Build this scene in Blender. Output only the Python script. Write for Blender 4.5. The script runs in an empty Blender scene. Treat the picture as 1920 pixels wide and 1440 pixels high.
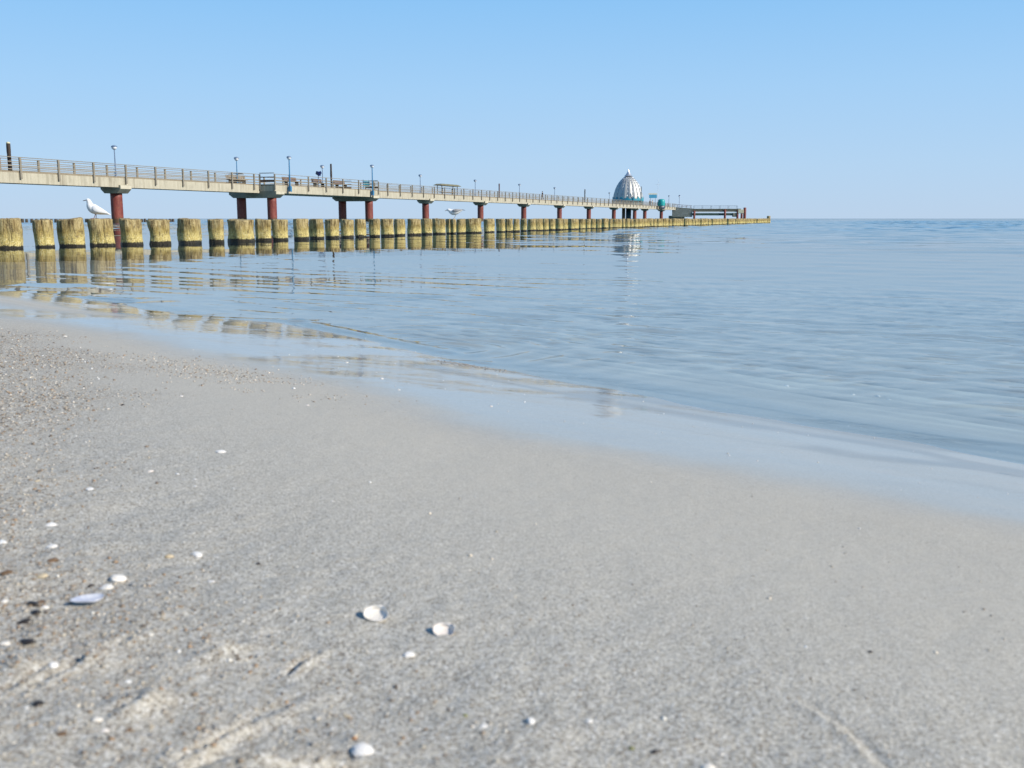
import bpy, bmesh, math, random
import numpy as np
from mathutils import Vector, Matrix, Euler
R = math.radians
scn = bpy.context.scene
COL = scn.collection
random.seed(7); RNG = np.random.default_rng(7)

# ------------------------------------------------------------------ camera, sky, sun, exposure
H = 0.42                      # eye height above the water
FPX, HOR = 1900.0, 409.7      # focal length and horizon row of the 1920 x 1440 photograph
PITCH = math.atan((720 - HOR) / FPX)
cd = bpy.data.cameras.new('camera'); cam = bpy.data.objects.new('camera', cd); COL.objects.link(cam)
cam.location = (0, 0, H); cam.rotation_euler = (math.pi / 2 - PITCH, 0, 0)
cd.sensor_width = 36; cd.lens = 36 * FPX / 1920; cd.clip_start = 0.05; cd.clip_end = 20000
cd.dof.use_dof = True; cd.dof.focus_distance = 9.0; cd.dof.aperture_fstop = 13.5
scn.camera = cam
SUN_AZ, SUN_EL = 112.0, 33.0  # clockwise from the viewing direction
w = bpy.data.worlds.new('World'); scn.world = w; w.use_nodes = True
nt = w.node_tree; bg = nt.nodes['Background']
sky = nt.nodes.new('ShaderNodeTexSky'); sky.sky_type = 'NISHITA'; sky.sun_disc = False
sky.sun_elevation = R(SUN_EL); sky.sun_rotation = R(SUN_AZ)
sky.air_density = 1.0; sky.dust_density = 0.15; sky.ozone_density = 4.0; sky.altitude = 0
# clear spring air: the physical sky, its haze band cooled towards pale blue
tc = nt.nodes.new('ShaderNodeTexCoord'); sx = nt.nodes.new('ShaderNodeSeparateXYZ'); nt.links.new(tc.outputs['Generated'], sx.inputs[0])
rp = nt.nodes.new('ShaderNodeValToRGB'); nt.links.new(sx.outputs[2], rp.inputs[0])
SKY = [(0.0, (.462, .612, .805)), (0.05, (.428, .622, .85)), (0.12, (.357, .60, .885)), (0.21, (.245, .53, .885)), (0.40, (.14, .36, .70)), (0.65, (.06, .19, .44)), (1.0, (.035, .12, .32))]
while len(rp.color_ramp.elements) < len(SKY): rp.color_ramp.elements.new(0.5)
for e, (p_, c_) in zip(rp.color_ramp.elements, SKY): e.position = p_; e.color = (*c_, 1)
gain = nt.nodes.new('ShaderNodeVectorMath'); gain.operation = 'SCALE'; gain.inputs['Scale'].default_value = 10.0
nt.links.new(rp.outputs[0], gain.inputs[0])
mx = nt.nodes.new('ShaderNodeMix'); mx.data_type = 'RGBA'; mx.inputs[0].default_value = 0.92
nt.links.new(sky.outputs[0], mx.inputs[6]); nt.links.new(gain.outputs[0], mx.inputs[7]); nt.links.new(mx.outputs[2], bg.inputs[0])
bg.inputs[1].default_value = 0.10
ld = bpy.data.lights.new('sun', 'SUN'); ld.energy = 5.0; ld.angle = R(0.53); ld.color = (1.0, 0.93, 0.82)
sun = bpy.data.objects.new('sun', ld); COL.objects.link(sun)
sd_ = Vector((math.sin(R(SUN_AZ)) * math.cos(R(SUN_EL)), math.cos(R(SUN_AZ)) * math.cos(R(SUN_EL)), math.sin(R(SUN_EL))))
sun.rotation_euler = sd_.to_track_quat('Z', 'Y').to_euler(); sun.location = sd_ * 50
vs = scn.view_settings; vs.view_transform = 'Standard'; vs.look = 'None'; vs.gamma = 1; vs.exposure = 0.10
try: vs.use_curve_mapping = False
except Exception: pass
scn.cycles.max_bounces = 8; scn.cycles.transparent_max_bounces = 12
scn.cycles.caustics_reflective = False; scn.cycles.caustics_refractive = False

# ------------------------------------------------------------------ helpers
def tag(o, label=None, cat=None, group=None, kind=None):
    if label: o['label'] = label
    if cat: o['category'] = cat
    if group: o['group'] = group
    if kind: o['kind'] = kind
    return o

def empty(name, loc=(0, 0, 0), rz=0.0, rot=None):
    o = bpy.data.objects.new(name, None); COL.objects.link(o); o.location = loc
    o.rotation_euler = rot if rot else (0, 0, rz); o.empty_display_size = 0.2
    return o

def copy_tree(o, parent=None):
    c = o.copy(); COL.objects.link(c); c.parent = parent
    for ch in list(o.children):
        copy_tree(ch, c)
    return c

class MB:
    def __init__(self): self.v = []; self.f = []
    def add(self, vs_, fs_):
        n = len(self.v); self.v += [tuple(q) for q in vs_]; self.f += [tuple(i + n for i in q) for q in fs_]; return self
    def box(self, c, s, rz=0.0, M=None):
        x, y, z = s[0] / 2, s[1] / 2, s[2] / 2
        pts = [Vector(q) for q in ((-x, -y, -z), (x, -y, -z), (x, y, -z), (-x, y, -z), (-x, -y, z), (x, -y, z), (x, y, z), (-x, y, z))]
        Q = M if M else Matrix.Rotation(rz, 3, 'Z')
        pts = [Q @ q + Vector(c) for q in pts]
        return self.add(pts, ((0, 3, 2, 1), (4, 5, 6, 7), (0, 1, 5, 4), (1, 2, 6, 5), (2, 3, 7, 6), (3, 0, 4, 7)))
    def bar(self, a, b, wid, hei, up=(0, 0, 1)):
        a, b = Vector(a), Vector(b); d = b - a; L = d.length; d.normalize()
        u = Vector(up)
        if abs(d.dot(u)) > 0.99: u = Vector((1, 0, 0))
        s = d.cross(u).normalized(); t = s.cross(d)
        M = Matrix((s, d, t)).transposed()
        return self.box((a + b) / 2, (wid, L, hei), M=M)
    def tube(self, a, b, r0, r1=None, n=12, caps=True):
        a, b = Vector(a), Vector(b); r1 = r0 if r1 is None else r1
        d = (b - a).normalized(); u = Vector((0, 0, 1)) if abs(d.z) < .95 else Vector((1, 0, 0))
        s = d.cross(u).normalized(); t = s.cross(d)
        vs_ = []
        for p, r in ((a, r0), (b, r1)):
            for i in range(n):
                q = 2 * math.pi * i / n; vs_.append(p + (s * math.cos(q) + t * math.sin(q)) * r)
        fs_ = [(i, (i + 1) % n, n + (i + 1) % n, n + i) for i in range(n)]
        if caps: fs_ += [tuple(range(n - 1, -1, -1)), tuple(range(n, 2 * n))]
        return self.add(vs_, fs_)
    def lathe(self, prof, n=24, c=(0, 0, 0), rib=None):
        vs_ = []
        for (r, z) in prof:
            for i in range(n):
                q = 2 * math.pi * i / n; k = rib(i, r, z) if rib else 1.0
                vs_.append((c[0] + r * k * math.cos(q), c[1] + r * k * math.sin(q), c[2] + z))
        fs_ = []
        for j in range(len(prof) - 1):
            for i in range(n):
                a = j * n + i; b = j * n + (i + 1) % n; fs_.append((a, b, b + n, a + n))
        fs_.append(tuple(range(n - 1, -1, -1))); m = (len(prof) - 1) * n; fs_.append(tuple(range(m, m + n)))
        return self.add(vs_, fs_)
    def mesh(self, name, mat, smooth=False):
        me = bpy.data.meshes.new(name); me.from_pydata(self.v, [], self.f); me.update()
        bm = bmesh.new(); bm.from_mesh(me); bmesh.ops.recalc_face_normals(bm, faces=bm.faces); bm.to_mesh(me); bm.free()
        me.materials.append(mat)
        if smooth: me.polygons.foreach_set('use_smooth', [True] * len(me.polygons))
        return me
    def build(self, name, mat, parent=None, smooth=False, bevel=0.0, subsurf=0):
        o = bpy.data.objects.new(name, self.mesh(name, mat, smooth)); COL.objects.link(o); o.parent = parent
        if bevel:
            b = o.modifiers.new('bevel', 'BEVEL'); b.width = bevel; b.segments = 2; b.limit_method = 'ANGLE'; b.angle_limit = R(40)
        if subsurf:
            s = o.modifiers.new('smooth', 'SUBSURF'); s.levels = subsurf; s.render_levels = subsurf
        return o

def loft(mb, spine, n=14):
    """closed body along (x, y, z, lateral radius, height radius) stations lying in the x-z plane"""
    P = [Vector(s[:3]) for s in spine]; vs_ = []
    for k, s in enumerate(spine):
        t = (P[min(k + 1, len(P) - 1)] - P[max(k - 1, 0)]).normalized()
        side = Vector((0, 1, 0)); up = t.cross(side).normalized()
        for i in range(n):
            q = 2 * math.pi * i / n; vs_.append(P[k] + side * math.cos(q) * s[3] + up * math.sin(q) * s[4])
    fs_ = []
    for j in range(len(spine) - 1):
        for i in range(n):
            a = j * n + i; b = j * n + (i + 1) % n; fs_.append((a, b, b + n, a + n))
    fs_.append(tuple(range(n - 1, -1, -1))); m = (len(spine) - 1) * n; fs_.append(tuple(range(m, m + n)))
    return mb.add(vs_, fs_)

# ---- noise for the terrain and the water
def vnoise(x, y, seed=0):
    xi = np.floor(x).astype(np.int64); yi = np.floor(y).astype(np.int64); xf = x - xi; yf = y - yi
    def h(a, b):
        n = (a * 374761393 + b * 668265263 + seed * 974711) & 0xffffffff
        n = ((n ^ (n >> 13)) * 1274126177) & 0xffffffff
        return ((n ^ (n >> 16)) & 0xffff) / 32767.5 - 1.0
    u = xf * xf * xf * (xf * (xf * 6 - 15) + 10); v = yf * yf * yf * (yf * (yf * 6 - 15) + 10)
    return (h(xi, yi) * (1 - u) + h(xi + 1, yi) * u) * (1 - v) + (h(xi, yi + 1) * (1 - u) + h(xi + 1, yi + 1) * u) * v
def fbm(x, y, seed=0, oct=3):
    r = 0; a = 1.0
    for k in range(oct):
        r = r + a * vnoise(x * 2 ** k, y * 2 ** k, seed + k); a *= 0.5
    return r / 1.75
def sstep(a, b, x):
    t = np.clip((x - a) / (b - a), 0, 1); return t * t * (3 - 2 * t)

def ray(px, py):
    u = (px - 960) / FPX; v = (720 - py) / FPX
    return np.array([u, math.cos(PITCH) + v * math.sin(PITCH), -math.sin(PITCH) + v * math.cos(PITCH)])
def hit(px, py, z=0.0):
    d = ray(px, py); t = (z - H) / d[2]; return d[0] * t, d[1] * t

# ------------------------------------------------------------------ lie of the beach
TH = R(43); US, UC = math.sin(TH), math.cos(TH)
def st(x, y): return x * US + y * UC, x * UC - y * US      # seaward, along the shore
edge = [(-60, 548), (0, 545), (120, 552), (200, 562), (350, 592), (560, 606), (700, 632), (830, 668), (1000, 698), (1200, 734), (1500, 790), (1700, 824), (1920, 860)]
E_ = sorted((st(*hit(*q))[1], st(*hit(*q))[0]) for q in edge)
film = [(-60, 600), (0, 608), (150, 626), (300, 655), (450, 688), (560, 712), (700, 750), (800, 788), (950, 828), (1150, 858), (1350, 890), (1500, 915), (1700, 945), (1920, 980)]
F_ = sorted((st(*hit(*q, 0.075))[1], st(*hit(*q, 0.075))[0]) for q in film)
def shore(t): return np.interp(t, [a for a, b in E_], [b for a, b in E_])
def filmline(t): return np.interp(t, [a for a, b in F_], [b for a, b in F_])
def seaward(x, y):
    s, t = st(x, y); return s - shore(t)
def beach(x, y):
    """height of the sand"""
    x = np.asarray(x, float); y = np.asarray(y, float)
    s, t = st(x, y); d = s - shore(t)
    z = np.interp(d, [-60, -8, -1.8, -0.8, 0.6, 3, 12, 60, 400, 8000], [2.2, 0.42, 0.138, 0.080, -0.060, -0.16, -0.42, -1.5, -3, -4])
    return z

def swash_relief(x, y, d): return 0.0045 * fbm(x * 1.9 + 3, y * 1.9, 17, 2) * np.exp(-(d / 0.7) ** 2)

grooves = [  # drawn in the damp sand: from, to (photo px at z 0.15), depth, half width
    ((318, 1428), (465, 1348), 0.0055, 0.0034), ((465, 1348), (560, 1300), 0.0020, 0.005), ((535, 1260), (590, 1222), 0.0050, 0.0026),
    ((400, 1415), (560, 1432), 0.0050, 0.008), ((350, 1438), (540, 1428), 0.007, 0.0040), ((520, 1429), (650, 1416), 0.007, 0.0040), ((0, 1205), (80, 1200), 0.003, 0.004),
    ((60, 1290), (250, 1195), 0.0028, 0.0032), ((0, 1300), (130, 1225), 0.0028, 0.003), ((380, 1225), (440, 1205), 0.003, 0.005),
    ((545, 1340), (640, 1390), 0.0020, 0.005), ((200, 1345), (280, 1310), 0.0025, 0.004), ((1510, 1310), (1600, 1370), 0.0018, 0.004), ((1600, 1370), (1670, 1440), 0.0018, 0.004)]
mounds = [(285, 1312, 0.006, 0.009), (245, 1332, 0.003, 0.016), (40, 1245, 0.006, 0.016), (185, 1240, 0.005, 0.012), (500, 1470, 0.004, 0.02), (415, 1222, 0.004, 0.012), (90, 1180, 0.003, 0.02)]
def on_beach(px, py):
    z = 0.13
    for k in range(10): x, y = hit(px, py, z); z = float(beach(x, y))
    return x, y
GP = [(np.array(on_beach(*a)), np.array(on_beach(*b)), dp, wd) for a, b, dp, wd in grooves]
MP = [(on_beach(a, b), h_, r_) for a, b, h_, r_ in mounds]
def grav(x, y):
    """how coarse the sand is: shell grit and little stones lie on the left"""
    pts = sorted((hit(a, b, z)[1], hit(a, b, z)[0]) for a, b, z in ((150, 640, .06), (300, 690, .08), (260, 800, .1), (240, 900, .11), (300, 1000, .12), (500, 1080, .13), (760, 1200, .14), (1050, 1300, .145), (1500, 1440, .15)))
    bx = np.interp(y, [a for a, b in pts], [b for a, b in pts])
    g = (0.25 + 0.75 * sstep(.50, .80, y)) * sstep(-0.02, 0.30, (bx - x) + 0.10 * fbm(x * 5, y * 5, 3) * np.clip(y, .3, 2)) * sstep(3.2, 2.6, y)
    return g
def surface(x, y):
    z = beach(x, y); d = seaward(x, y)
    dry = sstep(-0.4, -1.1, d)
    z = z + 0.0035 * fbm(x * 2.2, y * 2.2, 11) * sstep(0.3, -0.5, d) * (0.25 + 0.75 * dry)
    z = z + swash_relief(x, y, d) + 0.0012 * fbm(x * 7, y * 7, 18, 2) * np.exp(-(d / 0.8) ** 2)
    fore = sstep(-1.15, -1.6, d)
    z = z + dry * ((0.0007 + 0.0016 * fore) * fbm(x * 22, y * 22, 12) + (0.0003 + 0.0010 * fore) * fbm(x * 75, y * 75, 13, 2)) + 0.0035 * fore * fbm(x * 8, y * 8, 20)
    z = z + grav(x, y) * 0.0010 * fbm(x * 120, y * 120, 14, 2)
    # sand ripples on the bed, shaped in place of caustic light
    s, t = st(x, y)
    rp = np.sin(2 * math.pi * (s + 0.07 * fbm(x * 3, y * 3, 15)) / 0.13 + 2.5 * fbm(x * 1.7, y * 1.7, 16))
    z = z + 0.008 * rp * (0.6 + 0.5 * fbm(x * 2.3, y * 2.3, 19)) * sstep(0.12, 0.7, d) * sstep(14, 8, d)
    # low tongue of sand in the swash on the left
    bx, by = hit(40, 583, 0.04)
    z = z + 0.010 * np.exp(-(((x - bx) * UC - (y - by) * US) / 0.9) ** 2 - (((x - bx) * US + (y - by) * UC) / 0.16) ** 2)
    near = (y < 1.2) & (y > 0.2) & (np.abs(x) < 0.9)
    if np.any(near):
        xn, yn = x[near], y[near]; zn = np.zeros_like(xn)
        wob = 0.0015 * fbm(xn * 40, yn * 40, 21)
        for a, b, dp, wd in GP:
            ab = b - a; L2 = ab @ ab; q = np.clip(((xn - a[0]) * ab[0] + (yn - a[1]) * ab[1]) / L2, 0, 1)
            ex = xn - a[0] - q * ab[0]; ey = yn - a[1] - q * ab[1]; dd = np.hypot(ex, ey) + wob
            sgn = (ex * ab[1] - ey * ab[0]) / math.sqrt(L2)
            fade = np.sin(np.clip(q, .04, .96) * math.pi) ** 0.4
            zn += fade * (-dp * np.exp(-(dd / wd) ** 2) + 0.8 * dp * np.exp(-((sgn - 1.9 * wd) / (1.2 * wd)) ** 2) * (dd < 6 * wd) * np.exp(-(np.maximum(dd - 2.5 * wd, 0) / wd) ** 2))
        for (mx, my), h_, r_ in MP:
            dd = np.hypot(xn - mx, (yn - my)) / r_ * (1 + 0.35 * fbm(xn * 60, yn * 60, 22))
            zn += h_ * np.exp(-dd ** 2)
        z[near] += zn
    return z
def ground(px, py):
    z = 0.1
    for k in range(12):
        x, y = hit(px, py, z); z = float(surface(np.array([x]), np.array([y]))[0])
    return Vector((x, y, z))

def np_mesh(name, V, F, mat, smooth=True, attrs=()):
    me = bpy.data.meshes.new(name); nv, nf = len(V), len(F); k = F.shape[1]
    me.vertices.add(nv); me.vertices.foreach_set('co', V.astype(np.float32).ravel())
    me.loops.add(nf * k); me.loops.foreach_set('vertex_index', F.astype(np.int32).ravel())
    me.polygons.add(nf); me.polygons.foreach_set('loop_start', np.arange(0, nf * k, k, dtype=np.int32))
    me.polygons.foreach_set('use_smooth', np.full(nf, smooth))
    me.update(calc_edges=True)
    for nm, typ, a in attrs:
        at = me.attributes.new(nm, typ, 'POINT')
        at.data.foreach_set('value' if typ == 'FLOAT' else 'color', a.astype(np.float32).ravel())
    me.materials.append(mat)
    o = bpy.data.objects.new(name, me); COL.objects.link(o); return o
def grid_faces(nr, nc):
    i = np.arange(nr - 1)[:, None] * nc + np.arange(nc - 1)[None, :]
    return np.stack([i, i + 1, i + nc + 1, i + nc], -1).reshape(-1, 4)

# ------------------------------------------------------------------ materials
class NT:
    def __init__(self, name):
        self.m = bpy.data.materials.new(name); self.m.use_nodes = True; self.t = self.m.node_tree
        self.b = self.t.nodes['Principled BSDF']; self.out = self.t.nodes['Material Output']
    def n(self, typ, **kw):
        nd = self.t.nodes.new(typ)
        for k, v in kw.items(): setattr(nd, k, v)
        return nd
    def l(self, a, b): self.t.links.new(a, b)
    def val(self, sock, v):
        if hasattr(v, 'is_linked') or hasattr(v, 'links'): self.l(v, sock)
        else: sock.default_value = v
    def math(self, op, a, b=0.0, clamp=False):
        nd = self.n('ShaderNodeMath', operation=op); nd.use_clamp = clamp
        self.val(nd.inputs[0], a); self.val(nd.inputs[1], b); return nd.outputs[0]
    def mix(self, f, a, b, mode='MIX'):
        nd = self.n('ShaderNodeMix', data_type='RGBA', blend_type=mode)
        self.val(nd.inputs[0], f); self.val(nd.inputs[6], a); self.val(nd.inputs[7], b); return nd.outputs[2]
    def ramp(self, f, stops, interp='LINEAR'):
        nd = self.n('ShaderNodeValToRGB'); self.l(f, nd.inputs[0]); cr = nd.color_ramp; cr.interpolation = interp
        while len(cr.elements) < len(stops): cr.elements.new(0.5)
        for e, (p, c) in zip(cr.elements, stops): e.position = p; e.color = c if len(c) == 4 else (*c, 1)
        return nd.outputs[0]
    def step(self, f, a, b):
        nd = self.n('ShaderNodeMapRange', interpolation_type='SMOOTHSTEP'); self.val(nd.inputs[0], f)
        nd.inputs[1].default_value = a; nd.inputs[2].default_value = b; return nd.outputs[0]
    def coord(self, scale=(1, 1, 1), which='Object'):
        tc = self.n('ShaderNodeTexCoord'); mp = self.n('ShaderNodeMapping'); mp.inputs['Scale'].default_value = scale
        self.l(tc.outputs[which], mp.inputs[0]); return mp.outputs[0]
    def noise(self, vec, scale, detail=3, rough=0.55, col=False):
        nd = self.n('ShaderNodeTexNoise'); self.l(vec, nd.inputs['Vector']); nd.inputs['Scale'].default_value = scale
        nd.inputs['Detail'].default_value = detail; nd.inputs['Roughness'].default_value = rough
        return nd.outputs['Color' if col else 'Fac']
    def vor(self, vec, scale, out='Color'):
        nd = self.n('ShaderNodeTexVoronoi'); self.l(vec, nd.inputs['Vector']); nd.inputs['Scale'].default_value = scale
        return nd.outputs[out]
    def attr(self, name, out='Fac'):
        nd = self.n('ShaderNodeAttribute'); nd.attribute_name = name; return nd.outputs[out]
    def bump(self, h, strength, dist):
        nd = self.n('ShaderNodeBump'); self.l(h, nd.inputs['Height']); nd.inputs['Strength'].default_value = strength
        nd.inputs['Distance'].default_value = dist; return nd.outputs[0]
    def objrand(self):
        return self.n('ShaderNodeObjectInfo').outputs['Random']

def plain(name, col, rough=0.6, metal=0.0, var=0.25, scale=6.0, streak=None, bump=0.0, spec=0.5):
    """paint, wood or concrete with uneven tone"""
    q = NT(name); v = q.coord(streak or (1, 1, 1))
    n1 = q.noise(v, scale, 5, 0.6); n2 = q.noise(v, scale * 0.23, 2)
    f = q.math('ADD', q.math('MULTIPLY', n1, 0.6), q.math('MULTIPLY', n2, 0.4))
    a = tuple(c * (1 - var) for c in col); b = tuple(min(1, c * (1 + var)) for c in col)
    q.l(q.ramp(f, ((0.30, a), (0.70, b))), q.b.inputs['Base Color'])
    q.b.inputs['Roughness'].default_value = rough; q.b.inputs['Metallic'].default_value = metal
    q.b.inputs['Specular IOR Level'].default_value = spec
    if bump: q.l(q.bump(n1, 0.6, bump), q.b.inputs['Normal'])
    return q.m

# ---- sand
q = NT('sand'); P = q.coord()
cells = q.n('ShaderNodeSeparateColor'); q.l(q.vor(P, 820), cells.inputs[0])
grain = q.ramp(cells.outputs[0], ((0.0, (.07, .058, .047)), (0.07, (.19, .165, .13)), (0.20, (.335, .31, .262)), (0.50, (.485, .445, .368)), (0.78, (.56, .52, .438)), (0.93, (.64, .62, .565)), (1.0, (.82, .80, .76))))
cell2 = q.n('ShaderNodeSeparateColor'); q.l(q.vor(P, 300), cell2.inputs[0])
coarse = q.ramp(cell2.outputs[1], ((0.0, (.06, .04, .025)), (0.10, (.19, .13, .08)), (0.30, (.37, .31, .225)), (0.6, (.47, .43, .36)), (0.85, (.57, .53, .45)), (1.0, (.74, .70, .62))))
g_ = q.attr('gravel'); wet = q.attr('wet'); sub = q.attr('sub')
grain = q.mix(q.math('MULTIPLY', q.attr('smooth'), 0.72), grain, (.498, .460, .386, 1))
g2 = q.math('MULTIPLY', g_, q.step(cell2.outputs[0], 0.35, 0.6))
colr = q.mix(g2, grain, coarse)
big = q.noise(P, 3.0, 4); colr = q.mix(q.math('MULTIPLY', q.step(big, 0.45, 0.75), 0.10), colr, (.36, .32, .26, 1))
sp = q.n('ShaderNodeSeparateColor'); q.l(q.vor(P, 420), sp.inputs[0])
rgh = q.math('SUBTRACT', 1.0, q.math('MULTIPLY', q.attr('smooth'), 0.8))
colr = q.mix(q.math('MULTIPLY', q.math('MULTIPLY', q.step(sp.outputs[0], 0.86, 0.95), 0.5), rgh), colr, (.16, .125, .09, 1)); colr = q.mix(q.math('MULTIPLY', q.math('MULTIPLY', q.step(sp.outputs[1], 0.9, 0.97), 0.5), rgh), colr, (.62, .60, .56, 1))
cl = q.noise(P, 300, 3, .6)
colr = q.mix(q.math('MULTIPLY', q.math('MULTIPLY', q.step(cl, 0.50, 0.36), 0.42), rgh), colr, (.20, .175, .14, 1)); colr = q.mix(q.math('MULTIPLY', q.math('MULTIPLY', q.step(cl, 0.52, 0.68), 0.38), rgh), colr, (.60, .58, .53, 1))
mid = q.noise(P, 45, 3); colr = q.mix(q.math('MULTIPLY', q.step(mid, 0.55, 0.8), 0.14), colr, (.36, .32, .26, 1))
soak = q.math('MAXIMUM', wet, q.math('MULTIPLY', sub, 0.30))
caustic_sed = q.attr('caustic_sediment'); colr = q.mix(q.math('MULTIPLY', q.step(caustic_sed, 0.5, 0.95), 0.75), colr, (.70, .66, .54, 1)); colr = q.mix(q.math('MULTIPLY', q.step(caustic_sed, 0.45, 0.05), 0.62), colr, (.19, .165, .13, 1))  # pale crests and dark troughs paint caustic light on the bed; streaks are sediment
colr = q.mix(q.math('MULTIPLY', soak, 0.36), colr, q.mix(1.0, colr, (.55, .52, .48, 1), 'MULTIPLY'))
q.l(colr, q.b.inputs['Base Color'])
rg = q.n('ShaderNodeMapRange'); q.l(wet, rg.inputs[0]); rg.inputs[3].default_value = 0.72; rg.inputs[4].default_value = 0.5
q.l(rg.outputs[0], q.b.inputs['Roughness']); q.b.inputs['Specular IOR Level'].default_value = 0.25
hgt = q.math('ADD', q.math('ADD', cells.outputs[1], q.math('MULTIPLY', q.math('MULTIPLY', cl, rgh), 5.0)), q.math('MULTIPLY', q.math('MULTIPLY', cell2.outputs[2], g_), 2.2))
bp = q.n('ShaderNodeBump'); q.l(hgt, bp.inputs['Height']); bp.inputs['Distance'].default_value = 0.0006
q.l(q.math('SUBTRACT', 0.55, q.math('MULTIPLY', wet, 0.4)), bp.inputs['Strength']); q.l(bp.outputs[0], q.b.inputs['Normal'])
q.l(wet, q.b.inputs['Coat Weight']); q.b.inputs['Coat IOR'].default_value = 1.33
cr = q.n('ShaderNodeMapRange'); q.l(wet, cr.inputs[0]); cr.inputs[3].default_value = 0.35; cr.inputs[4].default_value = 0.035
q.l(cr.outputs[0], q.b.inputs['Coat Roughness'])
cbp = q.n('ShaderNodeBump'); q.l(q.noise(P, 9, 3), cbp.inputs['Height']); cbp.inputs['Strength'].default_value = 0.25; cbp.inputs['Distance'].default_value = 0.006
q.l(cbp.outputs[0], q.b.inputs['Coat Normal'])
M_SAND = q.m

# ---- water: surface reflection over clear shallow water that turns blue-green with depth
q = NT('water'); q.t.nodes.remove(q.b)
P = q.coord(); chop = q.attr('chop'); dep = q.attr('depth')
def slope(vec, scale, det):
    nv = q.n('ShaderNodeVectorMath', operation='SUBTRACT'); q.l(q.noise(vec, scale, det, 0.6, True), nv.inputs[0]); nv.inputs[1].default_value = (.5, .5, .5); return nv.outputs[0]
def vscale(v, s):
    nv = q.n('ShaderNodeVectorMath', operation='SCALE'); q.l(v, nv.inputs[0]); q.val(nv.inputs['Scale'], s); return nv.outputs[0]
def vadd(a, b):
    nv = q.n('ShaderNodeVectorMath', operation='ADD'); q.l(a, nv.inputs[0]); q.l(b, nv.inputs[1]); return nv.outputs[0]
fine = q.attr('fine')
sl = vadd(vscale(slope(q.coord((1, 1, 1)), 5.0, 4), fine), vscale(slope(q.coord((.7, 1, 1)), 0.9, 5), chop))
flat = q.n('ShaderNodeVectorMath', operation='MULTIPLY'); q.l(sl, flat.inputs[0]); flat.inputs[1].default_value = (1, 1, 0)
geo = q.n('ShaderNodeNewGeometry')
nrm = q.n('ShaderNodeVectorMath', operation='NORMALIZE'); q.l(vadd(geo.outputs['Normal'], flat.outputs[0]), nrm.inputs[0]); NN = nrm.outputs[0]
dt = q.n('ShaderNodeVectorMath', operation='DOT_PRODUCT'); q.l(NN, dt.inputs[0]); q.l(geo.outputs['Incoming'], dt.inputs[1])
fres = q.math('ADD', 0.02, q.math('MULTIPLY', 0.98, q.math('POWER', q.math('SUBTRACT', 1.0, q.math('ABSOLUTE', dt.outputs['Value']), True), 5.0)))
gl = q.n('ShaderNodeBsdfGlossy'); gl.inputs['Roughness'].default_value = 0.02; q.l(NN, gl.inputs['Normal'])
tr = q.n('ShaderNodeBsdfTransparent'); tr.inputs[0].default_value = (.92, .975, .995, 1)
df = q.n('ShaderNodeBsdfDiffuse'); df.inputs[0].default_value = (.095, .245, .335, 1)
dk = q.math('SUBTRACT', 1.0, q.math('POWER', 2.718, q.math('MULTIPLY', dep, -0.65)))
b1 = q.n('ShaderNodeMixShader'); q.l(dk, b1.inputs[0]); q.l(tr.outputs[0], b1.inputs[1]); q.l(df.outputs[0], b1.inputs[2])
b2 = q.n('ShaderNodeMixShader'); q.l(fres, b2.inputs[0]); q.l(b1.outputs[0], b2.inputs[1]); q.l(gl.outputs[0], b2.inputs[2])
q.l(b2.outputs[0], q.out.inputs[0]); M_WATER = q.m

# ---- groyne timber: weathered top, yellow algae, barnacle pale foot, black wet band at the waterline
q = NT('groyne_timber'); P = q.coord((1, 1, 0.16)); P1 = q.coord()
ofs = q.n('ShaderNodeVectorMath', operation='ADD'); q.l(P, ofs.inputs[0])
rv = q.n('ShaderNodeCombineXYZ'); q.l(q.math('MULTIPLY', q.objrand(), 37.0), rv.inputs[0]); q.l(rv.outputs[0], ofs.inputs[1]); PV = ofs.outputs[0]
ofs2 = q.n('ShaderNodeVectorMath', operation='ADD'); q.l(P1, ofs2.inputs[0]); q.l(rv.outputs[0], ofs2.inputs[1]); PB = ofs2.outputs[0]
sep = q.n('ShaderNodeSeparateXYZ'); q.l(P1, sep.inputs[0]); Z = sep.outputs[2]
streak = q.noise(PV, 26, 5, 0.65); blot = q.noise(PB, 9, 4, 0.6); fineN = q.noise(PB, 60, 3, 0.6)
wood = q.ramp(streak, ((0.32, (.09, .058, .024)), (0.42, (.25, .18, .078)), (0.54, (.45, .35, .165)), (0.70, (.60, .50, .28))))
alga = q.ramp(blot, ((0.3, (.15, .10, .022)), (0.47, (.36, .265, .075)), (0.68, (.54, .44, .18))))
cream = q.ramp(fineN, ((0.32, (.40, .29, .07)), (0.52, (.66, .54, .20)), (0.70, (.82, .74, .46))))
zj = q.math('ADD', Z, q.math('MULTIPLY', q.math('SUBTRACT', streak, 0.5), 0.16))
zk = q.math('ADD', Z, q.math('MULTIPLY', q.math('SUBTRACT', blot, 0.5), 0.25))
c1 = q.mix(q.math('MULTIPLY', q.step(zk, 0.36, 0.18), 0.8), wood, alga)
c1 = q.mix(q.math('MULTIPLY', q.step(zj, 0.24, 0.10), 0.88), c1, cream)
grey = q.mix(q.math('MULTIPLY', q.step(q.noise(PB, 14, 5, .65), 0.54, 0.64), 0.62), c1, (.17, .125, .065, 1))
crk = q.noise(PV, 58, 3, .6); grey = q.mix(q.math('MULTIPLY', q.math('MULTIPLY', q.step(crk, 0.405, 0.36), 0.75), q.step(Z, 0.06, 0.2)), grey, (.05, .034, .018, 1))
zl = q.math('ADD', Z, q.math('ADD', q.math('MULTIPLY', q.math('SUBTRACT', fineN, 0.5), 0.06), q.math('MULTIPLY', q.math('SUBTRACT', blot, 0.5), 0.07)))
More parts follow.
